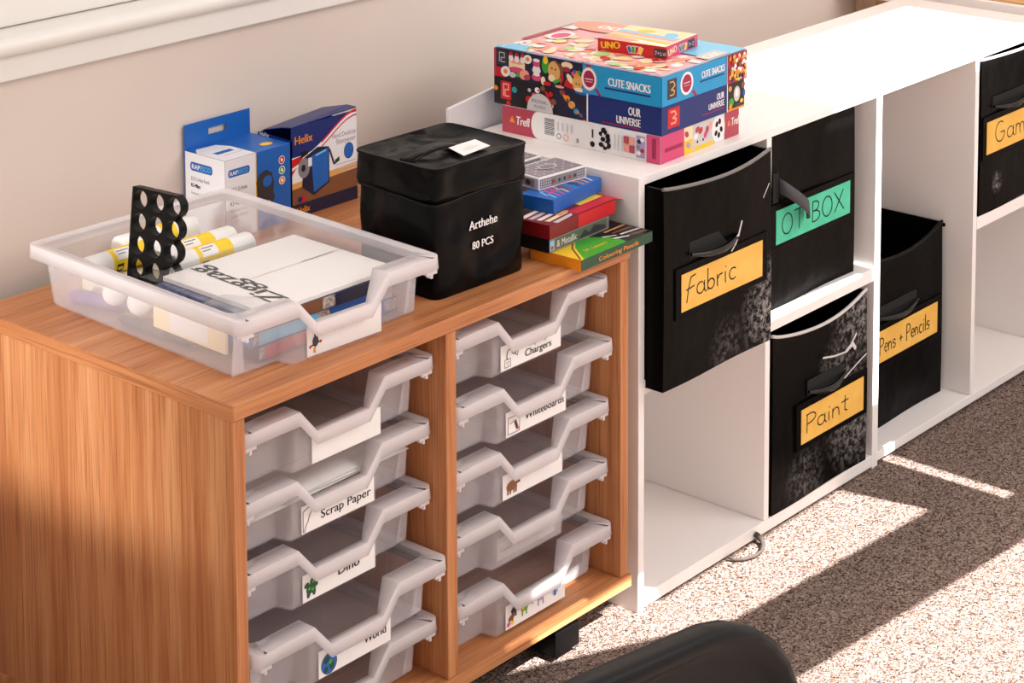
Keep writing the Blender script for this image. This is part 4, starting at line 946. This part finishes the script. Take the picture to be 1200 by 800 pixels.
ch = thing('chair', 'black moulded plastic chair back in the foreground', 'chair', (-.62, -1.10, -OFF))
def backrest():
    # outline in x (local) and height, right edge follows the rounded shoulder
    half = [(.0, .797), (.06, .790), (.12, .780), (.160, .7735), (.185, .7655), (.2125, .752), (.235, .735), (.2535, .716), (.268, .690), (.276, .655), (.272, .60), (.262, .53), (.25, .46)]
    half = [(x+.004*(x>.1), z+.002) for x, z in half]
    pts = half + [(-x, z) for x, z in reversed(half[1:])]
    return pts
out = backrest(); cxm = 0; czm = .60
def yback(x, z): return .165 - (z-.45)*.02 + .25*x*x*0.6
def inset(p, k): return (p[0]*k, czm+(p[1]-czm)*k)
ls = []
for k, dy in ((.90, -.003), (.93, -.006), (.965, -.011), (.985, -.0105), (.998, -.007), (1.0, 0), (.998, .006), (.985, .010), (.965, .011), (.93, .007), (.90, .004)):
    ls.append([(inset(p, k)[0], yback(*inset(p, k))+dy, inset(p, k)[1]) for p in out])
MB().loft(ls, True, True).build('backrest', CHAIRP, ch, smooth=50)
mb = MB(); ls = []
for z, k, dy in ((.435, .9, 0), (.44, 1.0, 0), (.452, 1.0, 0), (.458, .95, 0), (.452, .6, 0)):
    ls.append([(x*k, y*k-.045, z - (.012 if (k < .7) else 0)) for x, y in [(.24*math.copysign(abs(math.cos(2*PI*i/40))**.45, math.cos(2*PI*i/40)), .225*math.copysign(abs(math.sin(2*PI*i/40))**.45, math.sin(2*PI*i/40))) for i in range(40)]])
mb.loft(ls).build('seat', CHAIRP, ch, smooth=50)
for s1 in (-1, 1):
    for s2 in (-1, 1):
        MB().tube([(s1*.17, -.045+s2*.15, .4345), (s1*.20, -.045+s2*.19, .25), (s1*.225, -.045+s2*.225, .0)], .0095, 12).build('leg', STEEL, ch, smooth=60)
MB().box((-.2, .150, .444), (-.12, .180, .50)).box((.12, .150, .444), (.2, .180, .50)).build('back_bracket', CHAIRP, ch, bevel=.004)

# ------------------------------------------------------------------ light and camera
sun = bpy.data.lights.new('sun', 'SUN'); sun.energy = 24; sun.angle = math.radians(.18); sun.color = (1, .98, .955)
so = bpy.data.objects.new('sun', sun); COL.objects.link(so); so.location = (0, -3, 4)
so.rotation_euler = Vector((0, COT, -1)).to_track_quat('-Z', 'Y').to_euler()
wd = bpy.data.worlds.new('daylight'); sc.world = wd; wd.use_nodes = True
bg = wd.node_tree.nodes['Background']; bg.inputs[0].default_value = (1.0, .945, .915, 1); bg.inputs[1].default_value = .80
wl = bpy.data.lights.new('window daylight', 'AREA'); wl.shape = 'RECTANGLE'; wl.size = 2.0; wl.size_y = 1.2; wl.energy = 37; wl.color = (1, .955, .935)
wob = bpy.data.objects.new('window_daylight', wl); COL.objects.link(wob); wob.location = (1.6, YW+.05, 2.2); wob.rotation_euler = (math.radians(90), 0, 0)
wob.rotation_euler = Vector((-.2, 1, -.6)).to_track_quat('-Z', 'Y').to_euler()

sl = bpy.data.lights.new('side window light', 'SPOT'); sl.energy = 250; sl.spot_size = math.radians(17); sl.spot_blend = .9; sl.shadow_soft_size = .12; sl.color = (1, 1, .97)
slo = bpy.data.objects.new('side_window_light', sl); COL.objects.link(slo); slo.location = (-2.4, .25, 1.02)
slo.rotation_euler = (Vector((0, .36, .42))-slo.location).to_track_quat('-Z', 'Y').to_euler()
F_, YAW, PIT, ROL = 2547.7112, .8615, .1114, -.0046
cyw, syw = math.cos(YAW), math.sin(YAW)
Fv = Vector((syw*math.cos(PIT), cyw*math.cos(PIT), -math.sin(PIT))); R = Vector((cyw, -syw, 0)); U = R.cross(Fv)
R2 = R*math.cos(ROL)+U*math.sin(ROL); U2 = -R*math.sin(ROL)+U*math.cos(ROL)
cam = bpy.data.cameras.new('camera'); co = bpy.data.objects.new('camera', cam); COL.objects.link(co)
m4 = Matrix((R2, U2, -Fv)).transposed().to_4x4(); m4.translation = Vector((CX, CY, CZ+OFF)); co.matrix_world = m4
cam.sensor_width = 36; cam.sensor_fit = 'HORIZONTAL'; cam.lens = F_/1200*36; cam.shift_x = 0; cam.shift_y = -(400+256.1052)/1200
cam.clip_start = .05
sc.camera = co
sc.view_settings.view_transform = 'Standard'; sc.view_settings.look = 'None'; sc.view_settings.gamma = 1; sc.view_settings.exposure = .0
sc.view_settings.use_curve_mapping = False
sc.cycles.transparent_max_bounces = 24; sc.cycles.max_bounces = 8; sc.cycles.use_denoising = True
